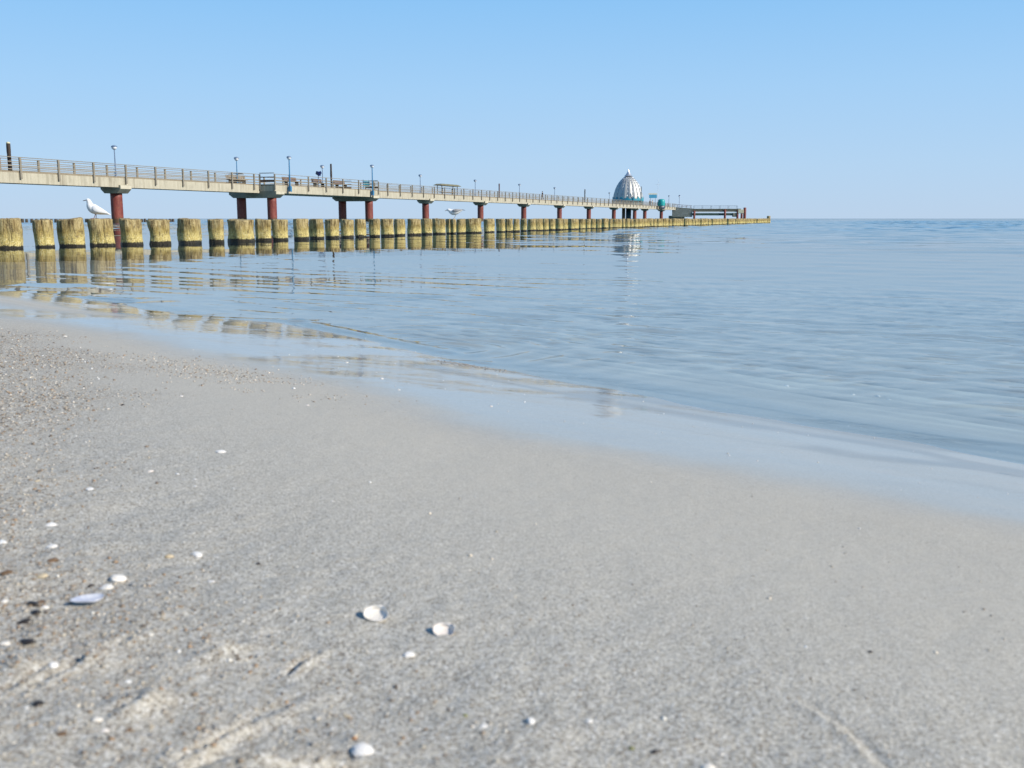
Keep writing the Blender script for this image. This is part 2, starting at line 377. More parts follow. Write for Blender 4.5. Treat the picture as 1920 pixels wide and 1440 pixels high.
band = q.step(zl, 0.062, 0.040)
cf = q.mix(band, grey, q.ramp(fineN, ((.3, (.008, .007, .005)), (.7, (.045, .036, .020)))))
tops = q.step(zl, 0.395, 0.425); cf = q.mix(q.math('MULTIPLY', tops, 0.4), cf, (.32, .25, .15, 1))
q.l(cf, q.b.inputs['Base Color'])
rr = q.n('ShaderNodeMapRange'); q.l(band, rr.inputs[0]); rr.inputs[3].default_value = 0.85; rr.inputs[4].default_value = 0.35; q.l(rr.outputs[0], q.b.inputs['Roughness'])
q.l(q.bump(q.math('ADD', streak, q.math('MULTIPLY', fineN, 0.5)), 1.0, 0.030), q.b.inputs['Normal']); q.b.inputs['Specular IOR Level'].default_value = 0.3
M_POST = q.m

# ---- pier materials
q = NT('concrete'); P = q.coord((1, 1, 0.10)); s1 = q.noise(P, 3.0, 5, 0.65); s2 = q.noise(q.coord(), 0.8, 4); s3 = q.noise(q.coord(), 9, 4)
c = q.ramp(s1, ((0.25, (.30, .265, .19)), (0.5, (.47, .425, .32)), (0.75, (.56, .51, .40))))
drip = q.noise(q.coord((1, 1, 0.05)), 1.1, 5, .7); c = q.mix(q.math('MULTIPLY', q.step(s2, 0.5, 0.7), 0.35), c, (.30, .27, .20, 1)); c = q.mix(q.math('MULTIPLY', q.step(drip, 0.56, 0.66), 0.55), c, (.20, .165, .11, 1)); c = q.mix(0.15, c, s3, 'OVERLAY')
q.l(c, q.b.inputs['Base Color']); q.b.inputs['Roughness'].default_value = 0.9; q.l(q.bump(s3, 0.4, 0.02), q.b.inputs['Normal']); M_CONC = q.m
M_CAP = plain('cap_concrete', (.24, .23, .17), 0.9, var=0.35, scale=2.0, streak=(1, 1, .4), bump=0.02)
M_CAPEND = plain('sunlit_pale_concrete', (.55, .50, .38), 0.9, var=0.15, scale=2.5, bump=0.01)  # lighter copy of the cap concrete, sunlight put into its colour
q = NT('rust_red_paint'); P = q.coord((1, 1, 0.35)); s1 = q.noise(P, 2.2, 6, 0.7); s2 = q.noise(q.coord(), 4.5, 5, .65)
sep = q.n('ShaderNodeSeparateXYZ'); q.l(q.coord(), sep.inputs[0])
c = q.ramp(s1, ((0.3, (.105, .020, .014)), (0.5, (.20, .038, .026)), (0.72, (.28, .085, .055))))
c = q.mix(q.math('MULTIPLY', q.step(s2, 0.56, 0.66), 0.6), c, (.25, .10, .035, 1))
c = q.mix(q.step(q.math('ADD', sep.outputs[2], q.math('MULTIPLY', s2, 0.5)), 0.85, 0.55), c, (.09, .05, .02, 1))
q.l(c, q.b.inputs['Base Color']); q.b.inputs['Roughness'].default_value = 0.6; q.l(q.bump(s2, 0.3, 0.02), q.b.inputs['Normal']); M_RED = q.m
M_RAIL = plain('weathered_rail_timber', (.245, .215, .165), 0.85, var=0.35, scale=3, streak=(1, .15, 1))
M_PLANK = plain('deck_planks', (.27, .22, .15), 0.85, var=0.3, scale=4, streak=(1, 8, 1))
M_DARKWOOD = plain('dark_timber', (.045, .030, .022), 0.8, var=0.5, scale=5, streak=(1, 1, .3))
M_BROWN = plain('brown_bench_timber', (.13, .065, .035), 0.7, var=0.3, scale=6)
M_TAN = plain('tan_bench_timber', (.25, .19, .12), 0.8, var=0.3, scale=6)
M_BLUE = plain('blue_lamp_paint', (.035, .19, .36), 0.4, var=0.15, scale=4)
M_NAVY = plain('navy_paint', (.008, .014, .09), 0.4, var=0.2, scale=4)
M_GREYBLUE = plain('grey_blue_paint', (.16, .22, .32), 0.45, var=0.15, scale=4)
M_LAMPWHITE = plain('opal_globe', (.78, .80, .82), 0.25, var=0.03, scale=4)
M_TURQ = plain('turquoise_paint', (.01, .34, .33), 0.4, var=0.12, scale=2)
M_TURQSLAT = plain('turquoise_slats', (.03, .28, .36), 0.5, var=0.15, scale=3)
M_TEAL = plain('dark_teal_steel', (.006, .035, .045), 0.5, var=0.3, scale=2)
M_STEEL = plain('dome_cladding', (.46, .46, .43), 0.52, metal=0.45, var=0.2, scale=1.2, streak=(1, 1, .3))
M_SPIRE = plain('spire_zinc', (.55, .58, .62), 0.35, metal=0.6, var=0.1, scale=2)
M_GREYSTEEL = plain('galvanised_steel', (.22, .24, .25), 0.5, metal=0.4, var=0.2, scale=3)
M_STAIR = plain('stair_steel', (.17, .18, .15), 0.7, var=0.3, scale=2)
M_GREENBEAM = plain('green_landing_beam', (.035, .075, .055), 0.7, var=0.3, scale=1.5)
M_CREAM = plain('cream_box_paint', (.62, .57, .38), 0.6, var=0.15, scale=2)
M_SIGN = plain('blue_sign_face', (.06, .30, .48), 0.4, var=0.08, scale=2)
# ---- shells, stones, birds
q = NT('seashell'); P = q.coord(); rnd = q.objrand()
sep = q.n('ShaderNodeVectorMath', operation='LENGTH'); q.l(q.coord((1, 1, 0)), sep.inputs[0])
rings = q.n('ShaderNodeTexWave', wave_type='RINGS', rings_direction='Z'); q.l(P, rings.inputs[0]); rings.inputs['Scale'].default_value = 2.6; rings.inputs['Distortion'].default_value = 1.5
rings.inputs['Detail'].default_value = 2
c = q.ramp(rings.outputs['Fac'], ((0, (.70, .655, .59)), (0.6, (.80, .775, .73)), (1, (.84, .82, .79))))
tint = q.ramp(rnd, ((0, (1, 1, 1)), (0.35, (1, .95, .87)), (0.6, (.96, .98, 1)), (0.85, (1, .92, .86)), (1, (.98, .98, .98))))
c = q.mix(1.0, c, tint, 'MULTIPLY'); c = q.mix(q.math('MULTIPLY', q.step(q.noise(P, 2.2, 4), .52, .72), .22), c, (.60, .50, .36, 1))
q.l(c, q.b.inputs['Base Color']); q.b.inputs['Roughness'].default_value = 0.38; q.l(q.bump(rings.outputs['Fac'], 0.25, 0.02), q.b.inputs['Normal'])
q.b.inputs['Subsurface Weight'].default_value = 0.0; M_SHELL = q.m
q = NT('blue_mussel_inside'); c = q.ramp(q.noise(q.coord(), 2.5, 4), ((.3, (.36, .40, .52)), (.7, (.68, .68, .70)))); q.l(c, q.b.inputs['Base Color']); q.b.inputs['Roughness'].default_value = 0.25; M_MUSSEL = q.m
q = NT('tan_shell'); c = q.ramp(q.noise(q.coord(), 2.5, 4), ((.3, (.40, .30, .17)), (.7, (.62, .52, .36)))); q.l(c, q.b.inputs['Base Color']); q.b.inputs['Roughness'].default_value = 0.5; M_TANSHELL = q.m
M_STONE = plain('dark_wet_stone', (.030, .024, .020), 0.35, var=0.5, scale=1.5)
M_STONEBROWN = plain('brown_stone', (.14, .085, .045), 0.5, var=0.4, scale=1.5)
q = NT('grit'); q.l(q.attr('tone', 'Color'), q.b.inputs['Base Color']); q.b.inputs['Roughness'].default_value = 0.45; M_GRIT = q.m
M_FEATHER = plain('white_feathers', (.80, .79, .77), 0.8, var=0.04, scale=30)
M_GREYWING = plain('pale_grey_wing', (.73, .73, .74), 0.8, var=0.06, scale=40)
M_MIDGREY = plain('grey_wing', (.30, .30, .31), 0.8, var=0.25, scale=40)
M_DARKFEATHER = plain('dark_feathers', (.05, .05, .055), 0.8, var=0.2, scale=40)
M_BEAK = plain('dark_beak', (.06, .035, .03), 0.4, var=0.2, scale=40)
M_PALEBEAK = plain('pale_beak', (.50, .42, .33), 0.4, var=0.2, scale=40)
M_LEG = plain('red_brown_leg', (.22, .07, .045), 0.5, var=0.2, scale=40)
M_PINKLEG = plain('pale_leg', (.50, .42, .38), 0.5, var=0.15, scale=40)
M_SKIN = plain('skin', (.50, .32, .24), 0.6, var=0.1, scale=8)
M_NAVYCLOTH = plain('dark_cloth', (.018, .02, .035), 0.9, var=0.3, scale=12)
M_PALECLOTH = plain('pale_cloth', (.62, .58, .52), 0.9, var=0.1, scale=12)
M_REDCLOTH = plain('brown_cloth', (.10, .05, .035), 0.9, var=0.2, scale=12)
M_HAIR = plain('dark_hair', (.02, .014, .01), 0.6, var=0.3, scale=30)

# ------------------------------------------------------------------ the setting: beach and water
def axis(lo, hi, d0, growth, far):
    a = list(np.arange(lo, hi, d0)); d = d0; x = a[-1]
    while x < far: d = d * growth; x += d; a.append(x)
    d = d0; x = lo; b = []
    while x > -far: d = d * growth; x -= d; b.append(x)
    return np.array(b[::-1] + a)
gx = axis(-0.46, 0.46, 0.003, 1.019, 7000); gy = axis(0.42, 1.0, 0.003, 1.017, 7000)
gy = gy[gy > -900]; gx_, gy_ = np.meshgrid(gx, gy)
X, Y = gx_.ravel(), gy_.ravel(); Zs = surface(X, Y)
sS, tS = st(X, Y); df_ = sS - filmline(tS) + 0.05 * fbm(X * 3, Y * 3, 31) + 0.02 * fbm(X * 14, Y * 14, 32)
wet_ = sstep(-0.10, 0.16, df_)
bx, by = hit(50, 582, 0.04)
wet_ *= 1 - sstep(0.10, 0.30, sS - shore(tS))
wet_ *= 0.90 + 0.14 * fbm(tS * 1.3, sS * 9, 36)
wet_ = np.clip(wet_, 0, 1)
wet_ *= 1 - 0.9 * np.exp(-((((X - bx) * UC - (Y - by) * US)) / 0.85) ** 4 - ((((X - bx) * US + (Y - by) * UC)) / 0.15) ** 2)
dS = sS - shore(tS)
rp_ = 0.9 * np.sin(2 * math.pi * (sS + 0.07 * fbm(X * 3, Y * 3, 15)) / 0.13 + 2.5 * fbm(X * 1.7, Y * 1.7, 16)) * 0.45 + 0.9 * fbm(tS * 5, sS * 11, 81, 3)  # ripple tone standing in for caustic flecks under the shallow water
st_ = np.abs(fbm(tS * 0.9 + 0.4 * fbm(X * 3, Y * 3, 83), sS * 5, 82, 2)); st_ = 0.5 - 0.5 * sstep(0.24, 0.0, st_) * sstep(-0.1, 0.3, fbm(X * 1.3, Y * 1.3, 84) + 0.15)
k_ = sstep(0.15, 0.5, dS); caustic_sed_ = 0.5 + (0.55 * rp_) * k_ * sstep(12, 6, dS) + (st_ - 0.5) * (1 - k_) * sstep(-0.55, -0.2, dS)
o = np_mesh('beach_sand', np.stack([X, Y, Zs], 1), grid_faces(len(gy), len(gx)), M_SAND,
            attrs=(('wet', 'FLOAT', wet_), ('gravel', 'FLOAT', grav(X, Y)), ('smooth', 'FLOAT', sstep(-1.55 + 0.2 * fbm(X * 2, Y * 2, 35), -0.95, sS - shore(tS)) * (1 - 0.8 * grav(X, Y))), ('caustic_sediment', 'FLOAT', caustic_sed_), ('sub', 'FLOAT', sstep(0, .3, seaward(X, Y)))))
tag(o, kind='structure')

def water_mesh():
    az = np.concatenate([np.linspace(-100, -33, 120)[:-1], np.linspace(-33, 33, 850), np.linspace(33, 160, 160)[1:]])
    r = [1.15]
    while r[-1] < 7000:
        x = r[-1]; px = x * x / (H * 1013.0) * 0.75
        d = px if x < 15 else 0.36 if x < 190 else 0.36 * (x / 190) ** 3.2
        r.append(x + max(0.006, d))
    r = np.array(r); A, Rr = np.meshgrid(np.radians(az), r); dr = np.gradient(r); DR = np.repeat(dr[:, None], len(az), 1)
    X = Rr * np.sin(A); Y = Rr * np.cos(A); d = seaward(X, Y)
    s, t = st(X, Y)
    rng = np.random.default_rng(3); Z = np.zeros_like(X)
    far = 0.22 * sstep(6, 14, d) + 0.78 * sstep(10, 40, d)
    right = X * math.cos(R(20)) - Y * math.sin(R(20)) + 11.4         # metres out from the groyne
    shelter = 0.48 + 0.52 * np.maximum(sstep(1.0, 15.0, right), sstep(-0.5, -4.0, right))
    def waves(n, lam0, lam1, dir0, spread, slope, env):
        Zw = 0
        for k in range(n):
            lam = lam0 * (lam1 / lam0) ** rng.random(); th = R(dir0 + spread * rng.normal()); ph = rng.random() * 6.283
            att = np.clip(lam / (2.2 * DR) - 0.6, 0, 1)
            warp = 0.35 * lam * vnoise(X / (lam * 4) + k * 7.3, Y / (lam * 4), 50 + k)
            Zw = Zw + att * math.sin(1) * lam / 6.283 * np.sin(6.283 * ((X * math.sin(th) + Y * math.cos(th)) + warp) / lam + ph)
        return Zw * env * slope / math.sqrt(n / 2)
    patch = 0.55 + 0.45 * fbm(X * 0.6, Y * 0.25, 61)
    patch2 = np.clip(0.5 + 0.9 * fbm(X * 0.25, Y * 0.08, 62), 0.05, 1.3)
    nearsh = sstep(0.15, 1.0, d)
    Z += waves(8, 0.20, 0.44, 33, 9, 0.055, nearsh * sstep(22, 7, d) * patch * (0.15 + 0.85 * sstep(1.5, 8, right)))     # trains running to the shore
    Z += waves(16, 0.06, 0.24, 30, 32, 0.075, sstep(0.05, 0.6, d) * sstep(14, 5, d) * shelter)
    Z += waves(16, 0.22, 1.1, 25, 32, 0.030, sstep(1, 4, d) * shelter * (0.4 + patch2))
    Z += waves(18, 0.65, 1.7, 25, 35, 0.21, far * shelter * (0.45 + 0.55 * patch2) * sstep(300, 180, Rr))
    cx, cy = hit(830, 655)                                                # rings where two tongues of swash meet
    rc = np.hypot(X - cx, Y - cy); Z += 0.0055 * np.sin(6.283 * rc / 0.135 + 1.2 * fbm(X * 3, Y * 3, 63)) * np.exp(-rc / 0.55) * sstep(0.02, 0.2, d) * sstep(1.6, 0.4, rc)
    # the lip of the swash
    lip = 0.0042 * (0.55 + 0.65 * fbm(t * 1.5, t * 0 + 0.5, 64)) + 0.003 * fbm(t * 7, s * 3, 65)
    Z += np.maximum(lip, 0.001) * np.exp(-((d - 0.05) / np.where(d < 0.05, 0.07, 0.18)) ** 2)
    Z += 0.0065 * fbm(t * 1.3, s * 0.6, 68, 3) * np.exp(-(d / 0.35) ** 2)
    Z += 0.019 * np.sin(np.pi * (Y - 10.9) / 6.5) * sstep(5.5, 8.0, Y) * sstep(18, 13.5, Y) * sstep(3, -2, X)
    # low swells that lean on the sand at the left
    for (pa, pb, h_, w_) in (((55, 531), (140, 533), .012, .10), ((85, 556), (240, 564), .014, .06), ((340, 600), (560, 605), .010, .05), ((560, 606), (830, 662), .009, .05), ((835, 682), (900, 684), .010, .04)):
        a = np.array(hit(*pa)); b = np.array(hit(*pb)); ab = b - a; L2 = ab @ ab
        qq = np.clip(((X - a[0]) * ab[0] + (Y - a[1]) * ab[1]) / L2, 0, 1); dd = np.hypot(X - a[0] - qq * ab[0], Y - a[1] - qq * ab[1])
        Z += h_ * np.exp(-(dd / w_) ** 2) * sstep(-0.3, 0.0, d)
    run = -0.10 + 0.13 * fbm(t * 1.1, t * 0 + 3.5, 72, 3)
    sheet = beach(X, Y) + swash_relief(X, Y, d) - 0.0022 + 0.0048 * sstep(run - 0.08, run + 0.34, d)
    Z = np.where(d < 1.2, 0.5 * (Z + sheet + np.sqrt((Z - sheet) ** 2 + (0.006 * sstep(1.2, 0.2, d)) ** 2)), Z)
    dep = np.maximum(0, -beach(X, Y))
    chop = 0.006 + 0.16 * sstep(5, 16, d) * shelter + 0.75 * sstep(20, 90, d) * shelter * np.clip(0.6 + 0.5 * fbm(X * 0.05, Y * 0.02, 66), 0.3, 1.2) + 0.02 * sstep(3, 12, d) * sstep(2, 10, right)
    fine_ = 0.012 + 0.030 * sstep(0.1, 1.5, d) * sstep(60, 15, d) * np.clip(shelter, 0, 1) * np.clip(0.55 + 0.7 * fbm(X * 0.8, Y * 0.3, 67), 0.1, 1.2)
    nr, nc = X.shape; F = grid_faces(nr, nc); dF = d.ravel()[F].max(1); F = F[dF > -0.75]
    used = np.unique(F); remap = np.full(nr * nc, -1); remap[used] = np.arange(len(used))
    V = np.stack([X.ravel(), Y.ravel(), Z.ravel()], 1)[used]
    return V, remap[F][:, ::-1], [('depth', 'FLOAT', dep.ravel()[used]), ('chop', 'FLOAT', chop.ravel()[used]), ('fine', 'FLOAT', fine_.ravel()[used])]
V, F, at = water_mesh()
F = F[:, ::-1] if np.cross(V[F[0, 1]] - V[F[0, 0]], V[F[0, 2]] - V[F[0, 0]])[2] < 0 else F
tag(np_mesh('sea_water', V, F, M_WATER, attrs=at), kind='structure')

# ------------------------------------------------------------------ the timber groyne in front
def post_mesh(seed, r, lean=0.0, notch=None, split=False, top=0.42, rough=1.0):
    rg = random.Random(seed); n, m = 28, 18; ph = [rg.random() * 6.28 for _ in range(8)]
    zs = [-0.55, -0.2] + [top * k / (m - 3) for k in range(m - 2)]
    mb = MB(); vs_ = []; tilt = rg.uniform(-.018, .018); tdir = rg.random() * 6.28
    for z in zs:
        f = max(z, 0) / top
        for i in range(n):
            a = 6.2832 * i / n
            k = 1 + rough * (0.035 * math.sin(2 * a + ph[0]) + 0.030 * math.sin(3 * a + ph[1]) + 0.018 * math.sin(7 * a + ph[2] + 2 * f) + 0.014 * math.sin(11 * a + ph[3]) + 0.02 * math.sin(5 * f + 2 * a + ph[4]))
            k *= 1.0 + 0.03 * (0.5 - f) + 0.015 * rg.uniform(-1, 1)
            if split:
                k *= 1 - 0.45 * math.exp(-((((a - ph[5] + math.pi) % 6.2832) - math.pi) / 0.22) ** 2)
            if notch:
                da = ((a - notch[0] + math.pi) % 6.2832) - math.pi
                k *= 1 - 0.42 * math.exp(-(da / 0.7) ** 2) * math.exp(-((z - notch[1]) / 0.11) ** 2)
            x = r * k * math.cos(a) + lean * z; y = r * k * math.sin(a)
            zz = z + (tilt * math.cos(a - tdir) * f if z > 0.3 else 0) + (rg.uniform(-.009, .005) if z > top - 0.001 else 0)
            vs_.append((x, y, zz))
    fs_ = []
    for j in range(len(zs) - 1):
        for i in range(n):
            a = j * n + i; b = j * n + (i + 1) % n; fs_.append((a, b, b + n, a + n))
    k0 = (len(zs) - 1) * n; c = len(vs_)
    for i in range(n):                                                    # rounded, worn top
        x, y, z = vs_[k0 + i]; vs_.append((x * 0.82 + lean * z * .18, y * 0.82, z + 0.006 + rg.uniform(-.003, .003)))
    for i in range(n): fs_.append((k0 + i, k0 + (i + 1) % n, c + (i + 1) % n, c + i))
    vs_.append((lean * top, 0, top + 0.008 + rg.uniform(-.006, .002)))
    for i in range(n): fs_.append((c + i, c + (i + 1) % n, c + n))
    mb.add(vs_, fs_); return mb.mesh('groyne_post', M_POST, True)

GA = np.array(hit(20, 468)); GD = np.array([math.sin(R(20.37)), math.cos(R(20.37))])
def on_line(px, base, direc):
    # point of the line base + s * direc seen in photo column px near the horizon
    d = ray(px, 440); d = d[:2] / np.hypot(*d[:2]); A = np.array([[direc[0], -d[0]], [direc[1], -d[1]]])
    s, l = np.linalg.solve(A, -base); return s
px_posts = [(16, 46), (82, 36), (136, 44), (192, 42), (246, 38), (299, 39), (356, 47), (406, 27), (452, 45), (494, 28), (526, 29), (565, 29), (595, 27), (623, 25), (651, 23), (676, 21), (703, 22), (726, 23), (749, 22), (776, 26),
            (800, 21), (824, 24), (846, 19), (864, 17), (888, 31), (917, 21), (939, 17), (954.5, 15), (968, 13), (982, 12.5), (996.5, 12.5), (1009, 13), (1021, 12.5), (1034, 12.5), (1047.5, 11.5), (1058, 11), (1073, 18), (1090, 12), (1101.5, 10), (1111, 10.5), (1121.5, 10), (1133, 14), (1144, 9)]
lab = [
 'groyne post at the left end of the row, cut off by the picture edge',
 'narrow groyne post second from the left end of the row',
 'broad brown groyne post directly left of the one the white gull stands on',
 'broad groyne post carrying the standing white gull, mossy brown with a dark left side',
 'groyne post right of the gull post, half in front of the nearest red pier pile',
 'groyne post with a deep notch eaten out of its lower left side',
 'broadest groyne post, cracked down the middle, seventh from the left end',
 'slim pale groyne post between two very broad ones, eighth from the left end',
 'wide squat groyne post below the first platform pile, ninth from the left end',
 'narrow groyne post tenth from the left end, just right of the wide squat one',
 'narrow groyne post hiding the second platform pile, eleventh from the left end',
 'groyne post twelfth from the left end, below the tall blue lamp at the platform start',
 'groyne post thirteenth from the left end, touching the wider one on its left',
 'groyne post fourteenth from the left end, left of the third platform pile',
 'groyne post fifteenth from the left end, just right of the third platform pile',
 'thin groyne post sixteenth from the left end with narrow water gaps beside it',
 'groyne post seventeenth from the left end, in front of the fourth platform pile',
 'groyne post eighteenth from the left end, pressed against its right neighbour',
 'pale groyne post nineteenth from the left end, slightly lower than its neighbours',
 'broad groyne post twentieth from the left end, with a dark shaded left flank',
 'groyne post twenty-first from the left end, before the first single red pile',
 'groyne post just left of the dark split one, below the bill of the leaning gull',
 'dark split groyne post with black blotches under the body of the leaning gull',
 'thin groyne post under the tail of the leaning gull, right of the dark split one',
 'widest groyne post of the middle stretch, just right of the leaning gull',
 'groyne post with a gap on its left, by the second single red pile',
 'narrow groyne post twenty-seventh from the left end, after a dark gap',
 'groyne post twenty-eighth from the left end, in the closed stretch',
 'groyne post twenty-ninth from the left end, left of the third single red pile',
 'slim groyne post thirtieth from the left end, below the third single red pile',
]
lab_far = 'small yellow-brown groyne post in the closed far stretch of the row where single posts merge'
GROUP = 'timber posts of the groyne'
variants = [post_mesh(900 + k, 0.15, top=0.403, rough=1.8, lean=random.uniform(-.02, .02), split=(k == 5)) for k in range(9)]
far_s = []
for k, (px, wpx) in enumerate(px_posts):
    s = on_line(px, GA, GD); p = GA + GD * s; Zd = p[1] * math.cos(PITCH) + H * math.sin(PITCH)
    if k < 30:
        r = wpx / FPX * np.hypot(*p) / 2 * 0.965 * math.cos(math.atan2(abs(p[0]), p[1]))
        lean = -0.035 if k in (2, 3) else random.uniform(-.03, .012)
        me = post_mesh(100 + k, r, lean, notch=(math.pi * 1.02, 0.16) if k == 5 else None, split=k in (6, 22), rough=2.1, top=0.412 if k in (0, 2, 3) else 0.405 + random.uniform(-.010, .006))
    else:
        me = variants[k % 9]
    o = bpy.data.objects.new('groyne_post', me); COL.objects.link(o); o.location = (p[0], p[1], 0)
    if k >= 30: o.rotation_euler[2] = random.random() * 6.28; o.scale = (wpx / 12 * 0.95,) * 2 + (random.uniform(.96, 1.02),)
    tag(o, lab[k] if k < 30 else lab_far, 'groyne post', GROUP); far_s.append(s)
    if k == 3: POST4 = (p, me)
    if k in (22, 23): POSTG = p if k == 22 else (POSTG + p) / 2
s = far_s[-1]; s_end = on_line(1440, GA, GD)
while s < s_end - 0.7:
    s += random.uniform(0.62, 0.86)
    if random.random() < 0.05: s += 0.7
    p = GA + GD * s + RNG.normal(0, 0.03, 2)
    o = bpy.data.objects.new('groyne_post', variants[random.randrange(9)]); COL.objects.link(o); o.location = (p[0], p[1], 0)
    o.rotation_euler = (0, 0, random.random() * 6.28); o.scale = (random.uniform(.85, 1.15),) * 2 + (random.uniform(.95, 1.04),)
    tag(o, lab_far, 'groyne post', GROUP)
p = GA + GD * s_end
mb = MB(); 
me = post_mesh(555, 0.17, 0.0, top=0.66)
o = bpy.data.objects.new('groyne_post', me); COL.objects.link(o); o.location = (p[0], p[1], 0)
tag(o, 'taller dark-topped groyne post at the far seaward end of the row', 'groyne post', GROUP)
for k in range(1, 9):                                                     # the row goes on up the beach, out of the picture
    p = GA - GD * (0.62 * k); o = bpy.data.objects.new('groyne_post', variants[k % 9]); COL.objects.link(o); o.location = (p[0], p[1], 0); o.rotation_euler[2] = k
    if k > 2: COL.objects.unlink(o); bpy.data.objects.remove(o); continue
    tag(o, 'groyne post just outside the left picture edge, shoreward of the half-cut one', 'groyne post', GROUP)
# the second groyne, far behind the pier
g2 = np.array(hit(325, 416.3)); mdark = plain('far_groyne_timber', (.075, .060, .045), 0.85, var=0.4, scale=6)
mb = MB(); mb.lathe([(0.16, -0.5), (0.165, 0.1), (0.15, 0.36), (0.11, 0.40)], 14, rib=lambda i, r, z: 1 + 0.06 * math.sin(i * 2.1))
gm = mb.mesh('groyne_post', mdark, True)
for k in range(44):
    p = g2 - GD * (k * 0.62 + random.uniform(-.1, .1)); o = bpy.data.objects.new('groyne_post', gm); COL.objects.link(o)
    o.location = (p[0], p[1], 0); o.rotation_euler[2] = random.random() * 6; o.scale = (random.uniform(.8, 1.3),) * 2 + (random.uniform(.9, 1.05),)
    tag(o, 'tiny dark groyne post on the horizon, seen through the gaps of the near yellow row', 'groyne post', 'dark posts of the second groyne')

# ------------------------------------------------------------------ the pier
PAZ = 19.9; PD = np.array([math.sin(R(PAZ)), math.cos(R(PAZ))]); PN = np.array([math.cos(R(PAZ)), -math.sin(R(PAZ))])
SOF, DECK, HW = 3.25, 4.22, 0.98
PO = np.array(hit(222, 351.2, SOF)) - PN * HW
PO = PO + PD * 0
def s_of(px, py, wv=0.0):
    d = ray(px, py)[:2]; A = np.array([[PD[0], -d[0]], [PD[1], -d[1]]]); return np.linalg.solve(A, -(PO + PN * wv))[0]
def PW(wv, s, z=DECK):
    p = PO + PD * s + PN * wv; return Vector((p[0], p[1], z))
pier = empty('pier', (PO[0], PO[1], 0), -R(PAZ))
tag(pier, 'long concrete sea pier on rust-red piles with grey timber railings', 'pier')
S0_ = s_of(220, 400); singles = [S0_ - 46, S0_ - 23, S0_] + [s_of(x, 395) for x in (798, 901, 982, 1049, 1104, 1151)]
S1, S2 = s_of(510, 385, 2.0), s_of(692, 392, 2.0)
SD = s_of(1190, 398); S_END = s_of(1268, 396, HW)
singles += [SD, s_of(1209, 398), s_of(1240, 399)]
S_A = -70.0
# deck
MB().box((0, (S_A + S_END) / 2, DECK - 0.06), (2 * HW - 0.02, S_END - S_A, 0.12)).build('deck', M_PLANK, pier)
g = MB()
joints = sorted([x for x in singles if x < S_END] + [S1, S2]); ends = [S_A] + joints + [S_END]
for a, b in zip(ends[:-1], ends[1:]):
    for sx in (-1, 1): g.box((sx * (HW - 0.15), (a + b) / 2, (SOF + DECK - 0.12) / 2), (0.30, b - a - 0.03, DECK - 0.123 - SOF))
    g.box((0, (a + b) / 2, SOF + 0.45), (2 * HW - 0.62, b - a - 0.06, 0.30))
g.build('girder', M_CONC, pier)
def pile(wv, s, r=0.53, top=2.75):
    MB().lathe([(r, -2.0), (r, -0.3), (r, 0.5), (r, 1.4), (r, 2.3), (r, top)], 28).build('pile', M_RED, pier, smooth=True).location = (wv, s, 0)
def cap(w0, w1, s, ln=1.5, z0=2.72, z1=3.46, ch=0.55):
    ys = (s - ln / 2, s + ln / 2); prof = [(w0, z1), (w0, z0 + 0.38), (w0 + ch, z0), (w1 - ch, z0), (w1, z0 + 0.38), (w1, z1)]
    n = len(prof); vs_ = [(x, y, z) for y in ys for x, z in prof]
    fs_ = [tuple(range(n)), tuple(range(2 * n - 1, n - 1, -1))] + [(i, i + n, (i + 1) % n + n, (i + 1) % n) for i in range(n)]
    o = MB().add(vs_, fs_).build('cross_beam', M_CAP, pier, bevel=0.03)
    MB().box((w1 + 0.015, s, (z1 + z0 + 0.38) / 2), (0.024, ln - 0.06, z1 - z0 - 0.42)).build('sunlit_beam_end', M_CAPEND, o)  # thin pale plate painting the sunlit end face of the beam
for s in singles:
    if s < S_END: cap(-1.12, 1.16, s, ch=0.42); pile(0.0, s)
for s in (S1, S2):
    cap(-3.12, 3.14, s, 1.7); pile(-2.05, s); pile(2.0, s)
# widened platform between the two double-piled cross beams
PWD = 2.95
for sg in (-1, 1):
    MB().box((sg * (HW + PWD) / 2, (S1 + S2) / 2, DECK - 0.06), (PWD - HW - 0.02, S2 - S1 + 1.6, 0.12)).build('platform_deck', M_PLANK, pier)
    g = MB(); g.box((sg * (PWD - 0.15), (S1 + S2) / 2, (SOF + DECK - 0.12) / 2), (0.30, S2 - S1 + 1.6, DECK - 0.123 - SOF))
    for s in (S1 - 0.8 + 0.15, S2 + 0.8 - 0.15): g.box((sg * ((HW + PWD - 0.30) / 2 + 0.005), s, SOF + 0.42), (PWD - HW - 0.32, 0.30, 0.80))
    g.box((sg * ((HW + PWD) / 2 - 0.14), (S1 + S2) / 2, SOF + 0.45), (PWD - HW - 0.36, S2 - S1 + 0.9, 0.30))
    g.build('platform_girder', M_CONC, pier)
# railings
RH = 1.10
def rail_pair(pts, wid, hei, z, name, parent=pier, mat=None):
    m_ = MB()
    for a, b in pts: m_.bar((a[0], a[1], z), (b[0], b[1], z), wid, hei)
    return m_.build(name, mat or M_RAIL, parent)
near_runs = [((HW + 0.06, S_A), (HW + 0.06, S1 - 0.86)), ((PWD + 0.06, S1 - 0.86), (PWD + 0.06, S2 + 0.86)), ((HW + 0.06, S2 + 0.86), (HW + 0.06, S_END - 0.3))]
cross_runs = [((sg * (HW + 0.10), y), (sg * (PWD + 0.02), y)) for sg in (1, -1) for y in (S1 - 0.86, S2 + 0.86)]
far_run = [tuple((-x, y) for x, y in r_) for r_ in near_runs]
for runs in (near_runs, far_run):
    rail_pair(runs, 0.13, 0.05, DECK + RH, 'handrail')
    for z, h_ in ((0.74, .06), (0.43, .085), (0.15, .06)): rail_pair(runs, 0.05, h_, DECK + z, 'rail')
